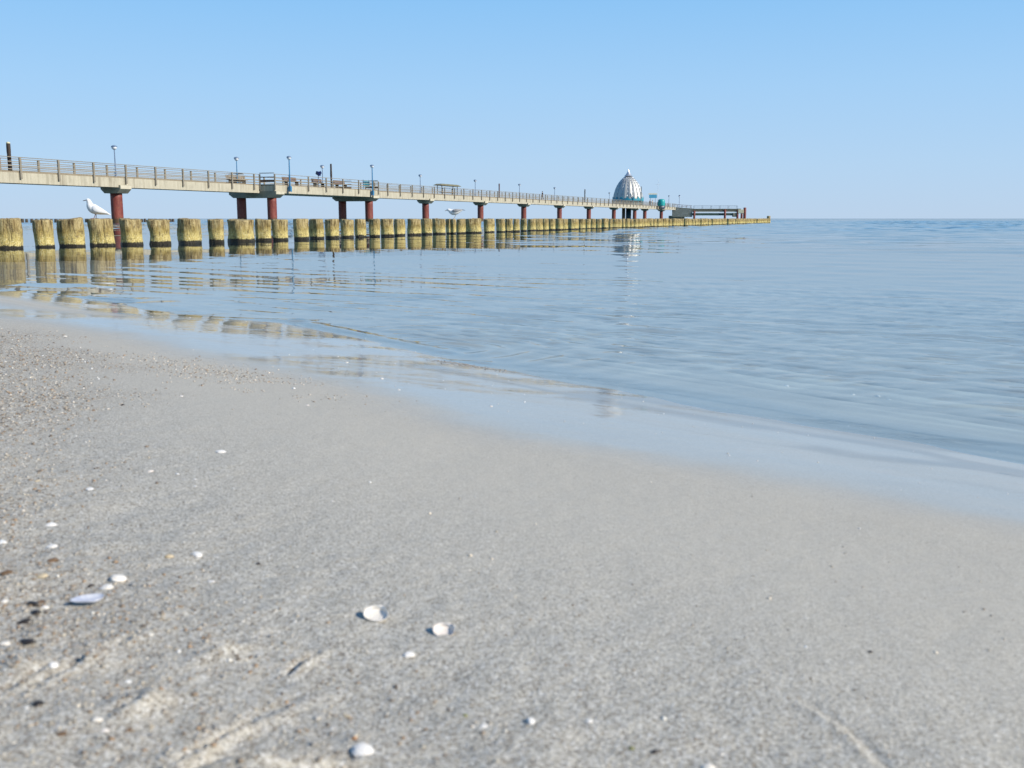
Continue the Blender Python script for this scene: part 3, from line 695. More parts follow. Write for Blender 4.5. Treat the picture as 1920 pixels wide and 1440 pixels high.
for run in cross_runs:
    rail_pair([run], 0.13, 0.08, DECK + RH + 0.12, 'handrail')
    for z, h_ in ((0.78, .10), (0.36, .26)): rail_pair([run], 0.05, h_, DECK + z, 'rail', mat=M_BROWN)
rp = MB().box((0, 0, 0), (0.11, 0.19, RH + 0.62)).mesh('railing_post', M_RAIL)
cand = []
step = 4.12
s = -4.12 * 6 + 1.0
while s < S_END - 0.4:
    if not (S1 - 0.9 < s < S2 + 0.9): cand.append((HW + 0.10, s))
    else: cand.append((PWD + 0.10, s))
    cand.append((-cand[-1][0], s)); s += step if s < S2 else 4.0
cand.append((PWD + .1, S1 - 0.86)); cand.append((HW + .1, S1 - 0.86)); cand.append((PWD + .1, S2 + 0.86)); cand.append((HW + .1, S2 + 0.86))
cand.sort(key=lambda q: q[1] + (60 if q[0] < 0 else 0))
for (wv, s) in cand[:100]:
    o = bpy.data.objects.new('railing_post', rp); COL.objects.link(o); o.parent = pier; o.location = (wv, s, DECK + (RH - 0.62) / 2)
g = MB()
for (wv, s) in cand[100:]: g.box((wv, s, DECK + (RH - 0.62) / 2), (0.11, 0.19, RH + 0.62))
if cand[100:]: tag(g.build('railing_post', M_RAIL, pier), kind='stuff')

# ------------------------------------------------------------------ lamps and posts on the pier
def lamp(name, z_top, z_base, pole_mat, rad=0.055, base_box=False):
    t = empty(name); h_ = z_top - z_base
    g_ = MB().tube((0, 0, 0), (0, 0, h_ - 0.42), rad * 1.15, rad * 0.8, 12); g_.tube((0, 0, 0), (0, 0, 0.5), rad * 1.7, rad * 1.5, 12)
    g_.build('pole', pole_mat, t, smooth=False)
    hd = MB().lathe([(0.06, h_ - 0.44), (0.17, h_ - 0.38), (0.23, h_ - 0.28), (0.25, h_ - 0.20)], 18).build('lamp_globe', M_LAMPWHITE, t, smooth=True)
    MB().lathe([(0.26, h_ - 0.197), (0.29, h_ - 0.17), (0.24, h_ - 0.08), (0.14, h_ - 0.02), (0.03, h_)], 18).build('lamp_cap', M_GREYBLUE if pole_mat is not M_NAVY else M_NAVY, t, smooth=True)
    if base_box:
        MB().box((0, 0, 0.30), (0.34, 0.30, 0.62)).build('base_box', M_BLUE, t, bevel=0.02)
        MB().box((-0.10, 0, 0.05), (0.5, 0.38, 0.10)).build('mounting_plate', M_GREYBLUE, t)
    return t
lamps = [(218, 'grey-blue lamp post with white globe on the nearest pier span, above the first red pile', M_GREYBLUE),
         (445, 'short-looking blue lamp post rising behind the slatted tan bench on the pier', M_BLUE),
         (605, 'thin lamp post behind the small navy telescope on the pier platform', M_GREYBLUE),
         (788, 'slim lamp post on the pier just past the widened platform', M_GREYBLUE),
         (891, 'slim lamp post on the pier right of the flat olive bench roof', M_GREYBLUE),
         (974, 'slim lamp post on the pier between the purplish pole and the lone walker', M_GREYBLUE),
         (1040, 'slim lamp post on the pier just right of the lone walker', M_GREYBLUE),
         (1143, 'faint slim lamp post on the pier just left of the silver dome', M_GREYBLUE),
         (1255, 'dark slim lamp post on the pier just right of the turquoise tank', M_NAVY),
         (1279, 'slim lamp post at the very end of the pier, above the stairs', M_NAVY)]
proto = lamp('lamp_post', DECK + 2.98, DECK, M_GREYBLUE)
LG = 'lamp posts along the pier'
for k, (px, l_, mat) in enumerate(lamps):
    o = proto if k == 0 else (copy_tree(proto) if mat is M_GREYBLUE else lamp('lamp_post', DECK + 2.98, DECK, mat))
    s = s_of(px, 340, -0.85); o.location = PW(-0.85, min(s, S_END - 1.0)); tag(o, l_, 'lamp post', LG)
    if k == 8: o.scale = (1, 1, 1.3)
    if k == 9: LAST_LAMP = o
for px, l_ in ((543, 'tall bright blue lamp post fixed to the start of the platform edge'), (698, 'tall bright blue lamp post fixed to the far end of the platform edge')):
    o = lamp('lamp_post', 7.45, 3.45, M_BLUE, 0.075, True); s = s_of(px, 330, PWD + 0.32); o.location = PW(PWD + 0.32, s, 3.45); o.rotation_euler[2] = -R(PAZ); tag(o, l_, 'lamp post', LG)

def timber_post(px, wv, ztop, r, label, mat=M_DARKWOOD, cap_=None, bumps=False):
    s = s_of(px, 330, wv); t = empty('timber_post', PW(wv, s)); h_ = ztop - DECK
    prof = [(r, 0)]
    for k in range(1, 9): prof.append((r * (1 + (0.16 if bumps and k in (4, 5) else 0.03 * math.sin(k * 2.3))), h_ * k / 8.2))
    prof += [(r * 0.9, h_)]
    MB().lathe(prof, 14, rib=lambda i, r_, z: 1 + 0.05 * math.sin(i * 1.9 + z * 3)).build('shaft', mat, t, smooth=True)
    if cap_: MB().lathe([(r * 1.02, h_ + 0.003), (r * 0.98, h_ + 0.09), (r * 0.4, h_ + 0.15)], 14).build('cap', cap_, t, smooth=True)
    return tag(t, label, 'post', 'tall dark posts on the pier')
timber_post(20, 0.72, 6.36, 0.155, 'thick dark timber post with a pale top near the left edge, inside the railing', cap_=M_CREAM)
timber_post(621, 1.6, 7.2, 0.11, 'tall black post with a thicker middle between the benches on the pier platform', bumps=True)
timber_post(936, -0.6, 6.85, 0.12, 'purplish brown pole on the pier between two slim lamp posts', mat=plain('purple_brown_timber', (.11, .07, .075), .8, var=.3))
timber_post(1097, 0.6, 7.1, 0.12, 'dark post with a knob on top, on the pier left of the silver dome', cap_=M_DARKWOOD)
timber_post(1203, -1.2, 9.9, 0.14, 'tall grey pole standing tight against the right side of the silver dome', mat=M_GREYSTEEL)

# ------------------------------------------------------------------ benches, telescope and the rest
def bench(px, wv, label, mat, length=2.2, py=345, name='bench', hgt=0.95):
    s = s_of(px, py, wv); t = empty(name, PW(wv, s), -R(PAZ))
    g_ = MB()
    for k in range(3): g_.box((-0.16 + 0.16 * k, 0, 0.46), (0.13, length, 0.05))
    g_.build('seat', mat, t)
    g_ = MB()
    for k in range(3): g_.box((-0.30 - 0.035 * k, 0, 0.60 + 0.15 * k), (0.045, length, 0.12))
    g_.build('backrest', mat, t)
    for y in (-length * 0.38, length * 0.38):
        g_ = MB().box((-0.02, y, 0.22), (0.42, 0.10, 0.43)); g_.bar((-0.26, y, 0.40), (-0.40, y, hgt), 0.09, 0.05); g_.build('leg', M_DARKWOOD, t)
    return tag(t, label, 'bench', 'benches on the pier')
bench(445, -0.7, 'slatted tan bench on the pier just before the widened platform', M_TAN, 3.4, 336)
bench(547, 1.9, 'dark brown bench on the platform, right behind the first blue lamp', M_BROWN, 3.0)
bench(598, 2.4, 'dark brown bench on the platform, under the navy telescope', M_BROWN, 2.4)
bench(640, 2.2, 'red-brown bench on the platform, right of the tall black post', M_BROWN, 2.8)
# slatted turquoise board by the rail
s = s_of(687, 348, 2.7); t = empty('information_board', PW(2.7, s), -R(PAZ))
g_ = MB()
for k in range(5): g_.box((0, 0, 0.42 + 0.17 * k), (0.05, 1.7, 0.135))
g_.build('slat_panel', M_TURQSLAT, t)
for y in (-0.8, 0.8): MB().box((-0.05, y, 0.62), (0.06, 0.08, 1.24)).build('leg', M_BLUE, t)
tag(t, 'turquoise slatted board behind the railing at the far end of the platform', 'board')
# coin telescope
s = s_of(597, 336, 2.9); t = empty('viewing_telescope', PW(2.9, s), -R(PAZ))
MB().tube((0, 0, 0), (0, 0, 1.35), 0.05, 0.045).build('pole', M_GREYBLUE, t)
g_ = MB().box((0, 0.02, 1.55), (0.34, 0.62, 0.38), M=Euler((R(22), 0, R(70))).to_matrix()); g_.tube((0.10, 0.0, 1.58), (0.36, 0.08, 1.72), 0.15, 0.17)
g_.build('scope_body', M_NAVY, t, bevel=0.03)
tag(t, 'small navy viewing telescope tilted upward on a pale pole on the platform', 'telescope')
# bench under a flat roof
s = s_of(839, 352, -0.9); t = empty('bench_shelter', PW(-0.9, s), -R(PAZ))
MB().add([(-.75, -4.3, 1.50), (.75, -4.3, 1.50), (.75, 4.3, 1.50), (-.75, 4.3, 1.50), (-.5, -3.3, 1.78), (.5, -3.3, 1.78), (.5, 3.3, 1.78), (-.5, 3.3, 1.78)], ((0, 3, 2, 1), (4, 5, 6, 7), (0, 1, 5, 4), (1, 2, 6, 5), (2, 3, 7, 6), (3, 0, 4, 7))).build('roof', plain('olive_roof', (.16, .15, .09), .8, var=.3), t)
for y in (-3.2, 3.2):
    for x in (-.4, .4): MB().box((x, y, .75), (.09, .09, 1.5)).build('post', M_DARKWOOD, t)
MB().box((0, 0, .46), (.4, 6, .06)).build('seat', M_TAN, t)
tag(t, 'low olive-roofed bench shelter on the pier between two slim lamps', 'shelter')

# ------------------------------------------------------------------ people on the pier
def person(px, wv, label, top_mat, leg_mat, rz, step_=0.16, scale=1.0):
    s = s_of(px, 370, wv); t = empty('person', PW(wv, s), rz)
    def skin(name, pts, edges, mat, root=0):
        me = bpy.data.meshes.new(name); me.from_pydata([p_[:3] for p_ in pts], edges, []); me.materials.append(mat)
        o = bpy.data.objects.new(name, me); COL.objects.link(o); o.parent = t
        o.modifiers.new('skin', 'SKIN')
        lay = me.skin_vertices[0].data if len(me.skin_vertices) else None
        if lay is None:
            bm = bmesh.new(); bm.from_mesh(me); bm.verts.layers.skin.verify(); bm.to_mesh(me); bm.free(); lay = me.skin_vertices[0].data
        for k, p_ in enumerate(pts): lay[k].radius = (p_[3], p_[4] if len(p_) > 4 else p_[3]); lay[k].use_root = (k == root)
        m_ = o.modifiers.new('sub', 'SUBSURF'); m_.levels = 2; m_.render_levels = 2
        me.polygons.foreach_set('use_smooth', [True] * len(me.polygons)); return o
    a = step_
    pts = [(0, 0, .95, .13, .10), (0, 0, 1.18, .12, .095), (0, 0, 1.40, .15, .10), (0, 0, 1.50, .06), (0, .01, 1.58, .065), (0, .015, 1.66, .082), (0, .01, 1.74, .06),
           (.09, 0, .90, .085), (.10, a, .50, .06), (.10, a * .6, .09, .045), (.10, a * .6 + .16, .035, .035),
           (-.09, 0, .90, .085), (-.10, -a * .3, .50, .06), (-.10, -a * 1.3, .11, .045), (-.10, -a * 1.3 + .14, .05, .035),
           (.19, 0, 1.42, .055), (.25, -.08, 1.13, .042), (.25, .05, .90, .033), (.25, .09, .82, .03),
           (-.19, 0, 1.42, .055), (-.25, .10, 1.13, .042), (-.24, .25, .93, .033), (-.23, .30, .86, .03)]
    ed = [(0, 1), (1, 2), (2, 3), (3, 4), (4, 5), (5, 6), (0, 7), (7, 8), (8, 9), (9, 10), (0, 11), (11, 12), (12, 13), (13, 14), (2, 15), (15, 16), (16, 17), (17, 18), (2, 19), (19, 20), (20, 21), (21, 22)]
    skin('body', pts, ed, M_SKIN)
    skin('jacket', [(0, 0, .88, .155, .12), (0, 0, 1.18, .145, .12), (0, 0, 1.40, .17, .12), (0, 0, 1.485, .08), (.19, 0, 1.42, .07), (.25, -.08, 1.13, .058), (.25, .04, .93, .046), (-.19, 0, 1.42, .07), (-.25, .10, 1.13, .058), (-.24, .24, .96, .046)],
         [(0, 1), (1, 2), (2, 3), (2, 4), (4, 5), (5, 6), (2, 7), (7, 8), (8, 9)], top_mat)
    skin('trousers', [(0, 0, .97, .135, .105), (.09, 0, .88, .098), (.10, a, .50, .075), (.10, a * .6, .14, .06), (-.09, 0, .88, .098), (-.10, -a * .3, .50, .075), (-.10, -a * 1.3, .16, .06)],
         [(0, 1), (1, 2), (2, 3), (0, 4), (4, 5), (5, 6)], leg_mat)
    MB().lathe([(0.075, 1.64), (0.098, 1.69), (0.092, 1.76), (0.05, 1.81), (0.01, 1.82)], 14, c=(0, -0.015, 0)).build('hair', M_HAIR, t, smooth=True)
    t.scale = (scale,) * 3
    return tag(t, label, 'person')
person(1017, 0.2, 'lone walker in dark jacket on the pier, midway to the silver dome', M_NAVYCLOTH, M_REDCLOTH, R(120))
person(1219, 0.3, 'person in black jacket on the pier between the dome and the turquoise tank', M_NAVYCLOTH, M_NAVYCLOTH, R(200), 0.08)
person(1223.5, 0.6, 'person in pale clothes beside the one in black near the blue sign', M_PALECLOTH, M_PALECLOTH, R(20), 0.05)

# ------------------------------------------------------------------ the dome of the diving bell
sD = s_of(1177.5, 375, -6.2); pD = PW(-6.2, sD, 0)
dome = empty('dome_pavilion', (pD.x, pD.y, DECK), 0.22); mpx = math.hypot(pD.x, pD.y) * math.cos(R(6.3)) / FPX
tag(dome, 'silver ribbed onion dome with a pointed cap at the far end of the pier', 'dome')
zb = (HOR - 377.5) * mpx * 1.02 + H - DECK
prof = [(27.8, 0), (27.2, 4.4), (26.2, 11), (23.6, 20), (20.6, 27), (17.2, 32.5), (13.4, 37.0), (10.0, 40.2), (6.4, 43)]
NR = 16
def rib(i, r, z):
    a = (i % 8) / 8.0; return 1 - 0.055 * (1 - abs(math.sin(math.pi * a))) * 1.0
MB().lathe([(r * mpx * 1.02, zb + z * mpx) for r, z in prof], NR * 8, rib=rib).build('dome_shell', M_STEEL, dome, smooth=True)
for k in range(NR):
    a = 2 * math.pi * k / NR; g_ = MB()
    for (r0, z0), (r1, z1) in zip(prof[:-1], prof[1:]):
        g_.tube((r0 * mpx * .985 * math.cos(a), r0 * mpx * .985 * math.sin(a), zb + z0 * mpx), (r1 * mpx * .985 * math.cos(a), r1 * mpx * .985 * math.sin(a), zb + z1 * mpx), 0.085, 0.085, 8)
    g_.build('rib', M_SPIRE, dome, smooth=True)
MB().lathe([(5.6 * mpx, zb + 42.0 * mpx), (5.0 * mpx, zb + 44.6 * mpx)], 32).build('collar', M_TEAL, dome)
MB().lathe([(8.0 * mpx, zb + 43.9 * mpx), (7.0 * mpx, zb + 44.9 * mpx), (5.2 * mpx, zb + 46.8 * mpx), (3.3 * mpx, zb + 49.6 * mpx), (1.7 * mpx, zb + 52.5 * mpx), (.15 * mpx, zb + 56 * mpx)], 12).build('spire', M_SPIRE, dome)
vs_, fs_ = [], []; n = 192
for i in range(n):
    a = 2 * math.pi * i / n; sc = abs(math.sin(a * NR / 2)); r = 28.6 * mpx
    z1 = zb + 0.35 + 0.75 * (1 - sc); z0 = zb - 0.10
    for rr_, zz in ((r, z0), (r, z1), (r - 0.12, z1), (r - 0.12, z0)): vs_.append((rr_ * math.cos(a), rr_ * math.sin(a), zz))
for i in range(n):
    j = (i + 1) % n
    for k in range(4): fs_.append((i * 4 + k, j * 4 + k, j * 4 + (k + 1) % 4, i * 4 + (k + 1) % 4))
MB().add(vs_, fs_).build('scalloped_trim', M_TURQSLAT, dome)
for k in range(NR):
    a = 2 * math.pi * k / NR; MB().tube((27.5 * mpx * math.cos(a), 27.5 * mpx * math.sin(a), 0.0), (27.5 * mpx * math.cos(a), 27.5 * mpx * math.sin(a), zb), 0.12).build('column', M_TURQSLAT, dome)
MB().lathe([(3.9, 0.0), (3.9, zb)], 32).build('wall', plain('pale_glass_wall', (.30, .36, .36), .3, var=.2), dome)
MB().lathe([(4.9, -0.55), (4.9, -0.02)], 32).build('platform', M_CONC, dome)
MB().lathe([(0.80, -7.0), (0.80, -0.55)], 28, c=(-0.1, -1.0, 0)).build('column_shaft', M_TEAL, dome, smooth=True)
MB().lathe([(0.50, -7.0), (0.50, -0.55)], 24, c=(-1.75, -1.2, 0)).build('support_pile', M_RED, dome, smooth=True)
# sign, mast and tank behind the dome
s = s_of(1224.5, 364, -1.0); t = empty('pier_sign', PW(-1.0, s), 0.15)
MB().box((0, 0, 3.05), (2.5, 0.10, 1.05)).build('sign_board', M_SIGN, t, bevel=0.02)
MB().box((-0.1, 0, 3.78), (2.7, 0.09, 0.32)).build('top_strip', M_CREAM, t)
for x in (-0.8, 0.8): MB().tube((x, 0.09, 0), (x, 0.09, 3.9), 0.06).build('post', M_GREYSTEEL, t)
tag(t, 'blue sign board with a cream strip on thin posts, right of the silver dome', 'sign')
s = s_of(1233.5, 360, -1.0); t = empty('mast', PW(-1.0, s))
MB().tube((0, 0, 0), (0, 0, 8.2), 0.06, 0.03, 8).build('pole', M_LAMPWHITE, t); MB().tube((-0.9, 0, 6.9), (0.9, 0, 6.9), 0.03, 0.03, 6).build('crossbar', M_LAMPWHITE, t); MB().lathe([(.1, 8.2), (.1, 8.32), (.02, 8.36)], 8).build('finial', M_LAMPWHITE, t)
tag(t, 'faint white mast with a crossbar, right of the blue sign', 'mast')
s = s_of(1240, 384, 2.3); t = empty('turquoise_tank', PW(2.3, s, DECK - 1.0), -R(PAZ))
MB().lathe([(1.10, 1.05), (1.10, 1.35), (1.14, 2.0), (1.08, 2.6), (0.9, 3.02), (0.3, 3.15)], 24).build('shell', M_TURQ, t, smooth=True)
MB().lathe([(0.75, 0.15), (0.8, 0.6), (1.08, 1.05)], 24).build('foot', M_GREYSTEEL, t, smooth=True)
tag(t, 'turquoise round-topped tank on a grey foot at the edge of the pier end', 'tank')
t = empty('control_cabinet', PW(2.0, s + 2.9, DECK - 1.0), -R(PAZ))
MB().box((0, 0, 0.95), (1.2, 1.5, 1.9)).build('housing', M_TEAL, t, bevel=0.04); MB().box((0, 0, 1.95), (1.3, 1.6, 0.08)).build('lid', M_GREYSTEEL, t); MB().box((0.62, 0, 0.95), (0.04, 1.1, 1.5)).build('door', M_NAVY, t)
tag(t, 'dark cabinet on the pier edge just right of the turquoise tank', 'cabinet')
MB().box((2.15, s + 1.0, DECK - 1.10), (1.7, 5.4, 0.2)).build('side_platform', M_CAP, pier)

# ------------------------------------------------------------------ stairs and the low landing stage at the end of the pier
st0 = PW(0.0, S_END, 0); dX = Vector((math.cos(R(4)), -math.sin(R(4)), 0))       # runs out to the right
mL = math.hypot(st0.x, st0.y) / FPX; dY = Vector((-dX.y, dX.x, 0))
LZ = 17.6 * mL + H                                                        # landing level
stair = empty('pier_stairs', (st0.x, st0.y, 0), -R(4)); tag(stair, 'grey-green steel stairs from the pier end down to the low landing stage', 'stairs')
L1 = 6.2
for y in (-1.25, 1.25):
    MB().bar((-0.2, y, DECK - 0.15), (L1, y, LZ - 0.1), 0.12, 0.38).build('stringer', M_STAIR, stair)
    g_ = MB(); g_.bar((-0.2, y, DECK + 1.0), (L1, y, LZ + 1.0), 0.07, 0.07); g_.bar((-0.2, y, DECK + 0.5), (L1, y, LZ + 0.5), 0.05, 0.05)
    for k in range(5): x = -0.1 + (L1) * k / 4.2; zz = DECK + (LZ - DECK) * x / L1; g_.box((x, y, zz + 0.45), (0.07, 0.07, 1.1))
    g_.build('handrail', M_BROWN, stair)
g_ = MB()
for k in range(10): g_.box((0.2 + k * 0.6, 0, DECK - 0.2 - (DECK - LZ) * (k + .5) / 10), (0.5, 2.36, 0.06))
g_.build('tread', M_STAIR, stair)
g_ = MB()
for k in range(22):
    x = -0.4 + k * 0.31; zt = DECK + 0.05 - (DECK - LZ) * max(x, 0) / L1
    g_.box((x, -1.42 - 0.03 * (k % 2), (0.9 + zt) / 2), (0.29, 0.08, zt - 0.9))
g_.build('side_screen', M_STAIR, stair)
g_ = MB().box((1.2, 1.0, 0.85), (5.2, 2.4, 1.0)); g_.build('base_frame', M_CAP, stair, bevel=0.05)
for x in (-0.8, 0.9, 2.3, 3.4): MB().tube((x, 0.8, -2), (x, 0.8, 0.4), 0.28).build('support_pile', M_DARKWOOD, stair)
land = empty('landing_stage', (st0.x, st0.y, 0), -R(4)); tag(land, 'low landing stage on dark red piles with a green beam, right of the pier stairs', 'landing stage')
LX0, LX1 = 34 * mL, 121 * mL
q_ = st0 + dX * (11.0 * mL) + dY * 1.7; LAST_LAMP.location = (q_.x, q_.y, LZ - 1.2); LAST_LAMP.scale = (1, 1, (42.4 * mL + H - LZ + 1.2) / 2.98)
g_ = MB().box(((L1 + LX1) / 2, 0, LZ - 2.5 * mL), (LX1 - L1, 2.6, 4.9 * mL)); g_.build('deck', plain('mossy_planks', (.12, .12, .085), .9, var=.35, scale=1.5), land)
MB().box(((5 + LX1 - 1) / 2, -1.1, 7.7 * mL + H), (LX1 - 6, 0.34, 4.0 * mL)).build('beam', M_GREENBEAM, land)
MB().box(((5 + LX1 - 1) / 2, 1.1, 7.5 * mL + H), (LX1 - 6, 0.34, 4.0 * mL)).build('beam', M_GREENBEAM, land)
g_ = MB().box(((5.5 + LX1) / 2, -1.2, 11.9 * mL + H), (LX1 - 6, 0.16, 0.16)); g_.build('ledge', M_CAPEND, land)
for y in (-1.2, 1.2):
    g_ = MB()
    for z in (1.0, 0.55): g_.bar((L1 + .6, y, LZ + z), (LX1 - 1.2, y, LZ + z), 0.06, 0.06)
    g_.build('handrail', M_GREYSTEEL, land)
    for k in range(6): x = L1 + .6 + (LX1 - L1 - 1.8) * k / 5; MB().box((x, y, LZ + 0.5), (0.08, 0.08, 1.0)).build('railing_post', M_GREYSTEEL, land)
for x, tp in ((37 * mL, LZ - 0.7), (92 * mL, LZ - 0.3), (114.5 * mL, LZ - 0.5), (122 * mL, LZ - 1.2)):
    MB().lathe([(0.36, -2), (0.36, 1), (0.36, tp)], 18).build('pile', M_RED, land, smooth=True).location = (x, -1.55, 0)
MB().lathe([(0.48, -2), (0.48, 1), (0.48, 19.0 * mL + H), (0.40, 19.6 * mL + H)], 18).build('mooring_pile', M_RED, land, smooth=True).location = (127.5 * mL, -1.4, 0)
MB().box((120 * mL, -1.5, 12.6 * mL + H), (10 * mL, 1.0, 7 * mL)).build('fender_box', M_CREAM, land, bevel=0.1)
MB().box((110 * mL, -0.9, 6.5 * mL + H), (8 * mL, 1.6, 7 * mL)).build('fender_block', M_CAP, land, bevel=0.15)

# ------------------------------------------------------------------ gulls
def gull(name, loc, rz, spine, wing_sp, beak, legs, eye, mats, tips=None, fat=1.27):
    body_m, wing_m, beak_m, leg_m = mats
    t = empty(name, loc, rz)
    mid = len(spine) // 2
    spine = [(x, y, z, a * fat, b * fat) for x, y, z, a, b in spine]; wing_sp = [(x, y * fat, z, a * fat, b * fat) for x, y, z, a, b in wing_sp]
    m_ = MB(); loft(m_, spine, 16); m_.build('body', body_m, t, smooth=True, subsurf=1)
    for sy in (-1, 1):
        m_ = MB(); loft(m_, [(x, sy * y, z, a, b) for x, y, z, a, b in wing_sp], 10); wq = m_.build('wing', wing_m, t, smooth=True, subsurf=1)
        if tips:
            m_ = MB(); loft(m_, [(x, sy * y, z, a, b) for x, y, z, a, b in tips], 8); m_.build('wing_tip', M_DARKFEATHER, wq, smooth=True, subsurf=1)
        MB().lathe([(0.001, -.0045), (.0035, -.003), (.0048, 0), (.0035, .003), (.001, .0045)], 10).build('eye', M_DARKFEATHER, t, smooth=True).location = (eye[0], sy * eye[1], eye[2])
        hx, hz = legs[0]; fx = legs[1]
        m_ = MB(); y = sy * 0.022
        fx += 0.014 * sy
        m_.tube((hx, y, hz), ((hx + fx) / 2 + .006, y, hz * .52), 0.0052, 0.0042, 8); m_.tube(((hx + fx) / 2 + .006, y, hz * .52), (fx, y, 0.006), 0.0044, 0.004, 8)
        for da in (-.45, 0, .45): m_.tube((fx, y, .005), (fx - .042 * math.cos(da), y + .042 * math.sin(da), .003), .0032, .0016, 6)
        m_.add([(fx, y, .004), (fx - .036, y - .016, .0025), (fx - .038, y, .0025), (fx - .036, y + .016, .0025), (fx, y, .001), (fx - .036, y - .016, .0005), (fx - .038, y, .0005), (fx - .036, y + .016, .0005)], ((0, 1, 2), (0, 2, 3), (4, 6, 5), (4, 7, 6), (0, 4, 5, 1), (3, 7, 4, 0), (1, 5, 6, 2), (2, 6, 7, 3)))
        m_.build('leg', leg_m, t)
    m_ = MB(); loft(m_, beak, 10); m_.build('beak', beak_m, t, smooth=True, subsurf=1)
    return t
p = POST4[0]; gz = 0.416
face = math.atan2(p[0], p[1])
t = gull('gull', (p[0] - 0.098, p[1], gz), -face * 1.0,
     [(.205, 0, .052, .006, .003), (.19, 0, .057, .018, .006), (.15, 0, .072, .028, .013), (.10, 0, .090, .042, .030), (.05, 0, .107, .052, .043), (.0, 0, .125, .056, .054), (-.035, 0, .148, .051, .052), (-.054, 0, .180, .037, .038), (-.058, 0, .210, .027, .027), (-.063, 0, .232, .024, .025), (-.074, 0, .246, .022, .0235), (-.090, 0, .248, .014, .016), (-.098, 0, .246, .006, .007)],
     [(.175, .020, .070, .005, .005), (.13, .034, .088, .009, .017), (.08, .047, .108, .012, .030), (.03, .054, .128, .013, .038), (-.01, .053, .146, .010, .030), (-.03, .046, .156, .004, .012)],
     [(-.094, 0, .246, .0062, .0068), (-.112, 0, .243, .0048, .0055), (-.128, 0, .239, .0035, .0042), (-.140, 0, .234, .0012, .0016)],
     ((.012, .085), .0), (-.081, .0195, .251), (M_FEATHER, M_GREYWING, M_BEAK, M_LEG), )
t.scale = (1.13,) * 3
tag(t, 'white gull standing upright on a near groyne post, facing left', 'gull', 'gulls on the groyne')
p = POSTG
t = gull('gull', (p[0], p[1], 0.408), -math.atan2(p[0], p[1]),
     [(.215, 0, .222, .012, .004), (.18, 0, .218, .030, .010), (.13, 0, .207, .040, .026), (.07, 0, .195, .056, .048), (.01, 0, .186, .066, .064), (-.06, 0, .190, .066, .070), (-.115, 0, .208, .054, .058), (-.145, 0, .232, .040, .042), (-.165, 0, .252, .035, .036), (-.195, 0, .262, .032, .031), (-.222, 0, .258, .020, .020), (-.236, 0, .254, .010, .011)],
     [(.20, .018, .236, .006, .006), (.14, .040, .236, .012, .018), (.08, .058, .232, .016, .030), (.01, .068, .226, .017, .038), (-.05, .066, .226, .013, .032), (-.085, .056, .226, .006, .014)],
     [(-.230, 0, .254, .0095, .0105), (-.256, 0, .249, .0080, .0095), (-.278, 0, .243, .006, .008), (-.292, 0, .234, .002, .003)],
     ((.015, .135), -.058), (-.205, .0295, .268), (M_FEATHER, M_MIDGREY, M_PALEBEAK, M_PINKLEG),
     tips=[(.17, .030, .238, .004, .008), (.215, .022, .232, .007, .010), (.25, .012, .222, .006, .007), (.278, .004, .212, .002, .002)])
t.rotation_euler[1] = R(-4)
tag(t, 'grey-winged gull leaning forward on the middle of the groyne, dark wing tips', 'gull', 'gulls on the groyne')

# ------------------------------------------------------------------ shells and stones on the sand
def shell_mesh(seed, w=1.0, l=0.82, h=0.30, beakx=0.0, mat=None, th=0.035):
    rg = random.Random(seed); nr_, na = 9, 32; vs_, fs_ = [], []
    def out(a):
        # rounded fan with a blunt point (the hinge) at +y
        c, s_ = math.cos(a), math.sin(a); k = 1 + 0.02 * math.sin(5 * a + seed) + rg.uniform(-.006, .006)
        x = 0.5 * w * c * k; y = 0.5 * l * s_ * k
        if s_ > 0: x *= 1 - 0.42 * s_ ** 2.2; y *= 1 + 0.10 * s_ ** 6
        return x + beakx * max(s_, 0) ** 2, y
    rim = [out(6.2832 * i / na) for i in range(na)]; ux, uy = beakx * 0.8, 0.30 * l
    for layer in (0, 1):
        for j in range(nr_ + 1):
            q_ = j / nr_
            for (x, y) in rim:
                z = h * (1 - q_ ** 2.1) ** 0.62 if layer == 0 else (h - th) * (1 - q_ ** 2.1) ** 0.62
                kk = 1 if layer == 0 else 0.965
                px_, py_ = ux + (x - ux) * q_ * kk, uy + (y - uy) * q_ * kk
                vs_.append((px_, py_, z))
    B = (nr_ + 1) * na
    for j in range(nr_):
        for i in range(na):
            a = j * na + i; b = j * na + (i + 1) % na; fs_.append((a, a + na, b + na, b)); fs_.append((B + a, B + b, B + b + na, B + a + na))
    for i in range(na):
        a = nr_ * na + i; b = nr_ * na + (i + 1) % na; fs_.append((a, B + a, B + b, b))
    m_ = MB(); m_.add(vs_, fs_); return m_.mesh('seashell', mat or M_SHELL, True)
SH = [shell_mesh(1), shell_mesh(2, 1, .72, .26, .08), shell_mesh(3, 1, .9, .34, -.06), shell_mesh(4, 1, .62, .22, .1)]
SHM = shell_mesh(5, 1, .50, .18, .22, M_MUSSEL); SHT = shell_mesh(6, 1, .75, .25, .05, M_TANSHELL)
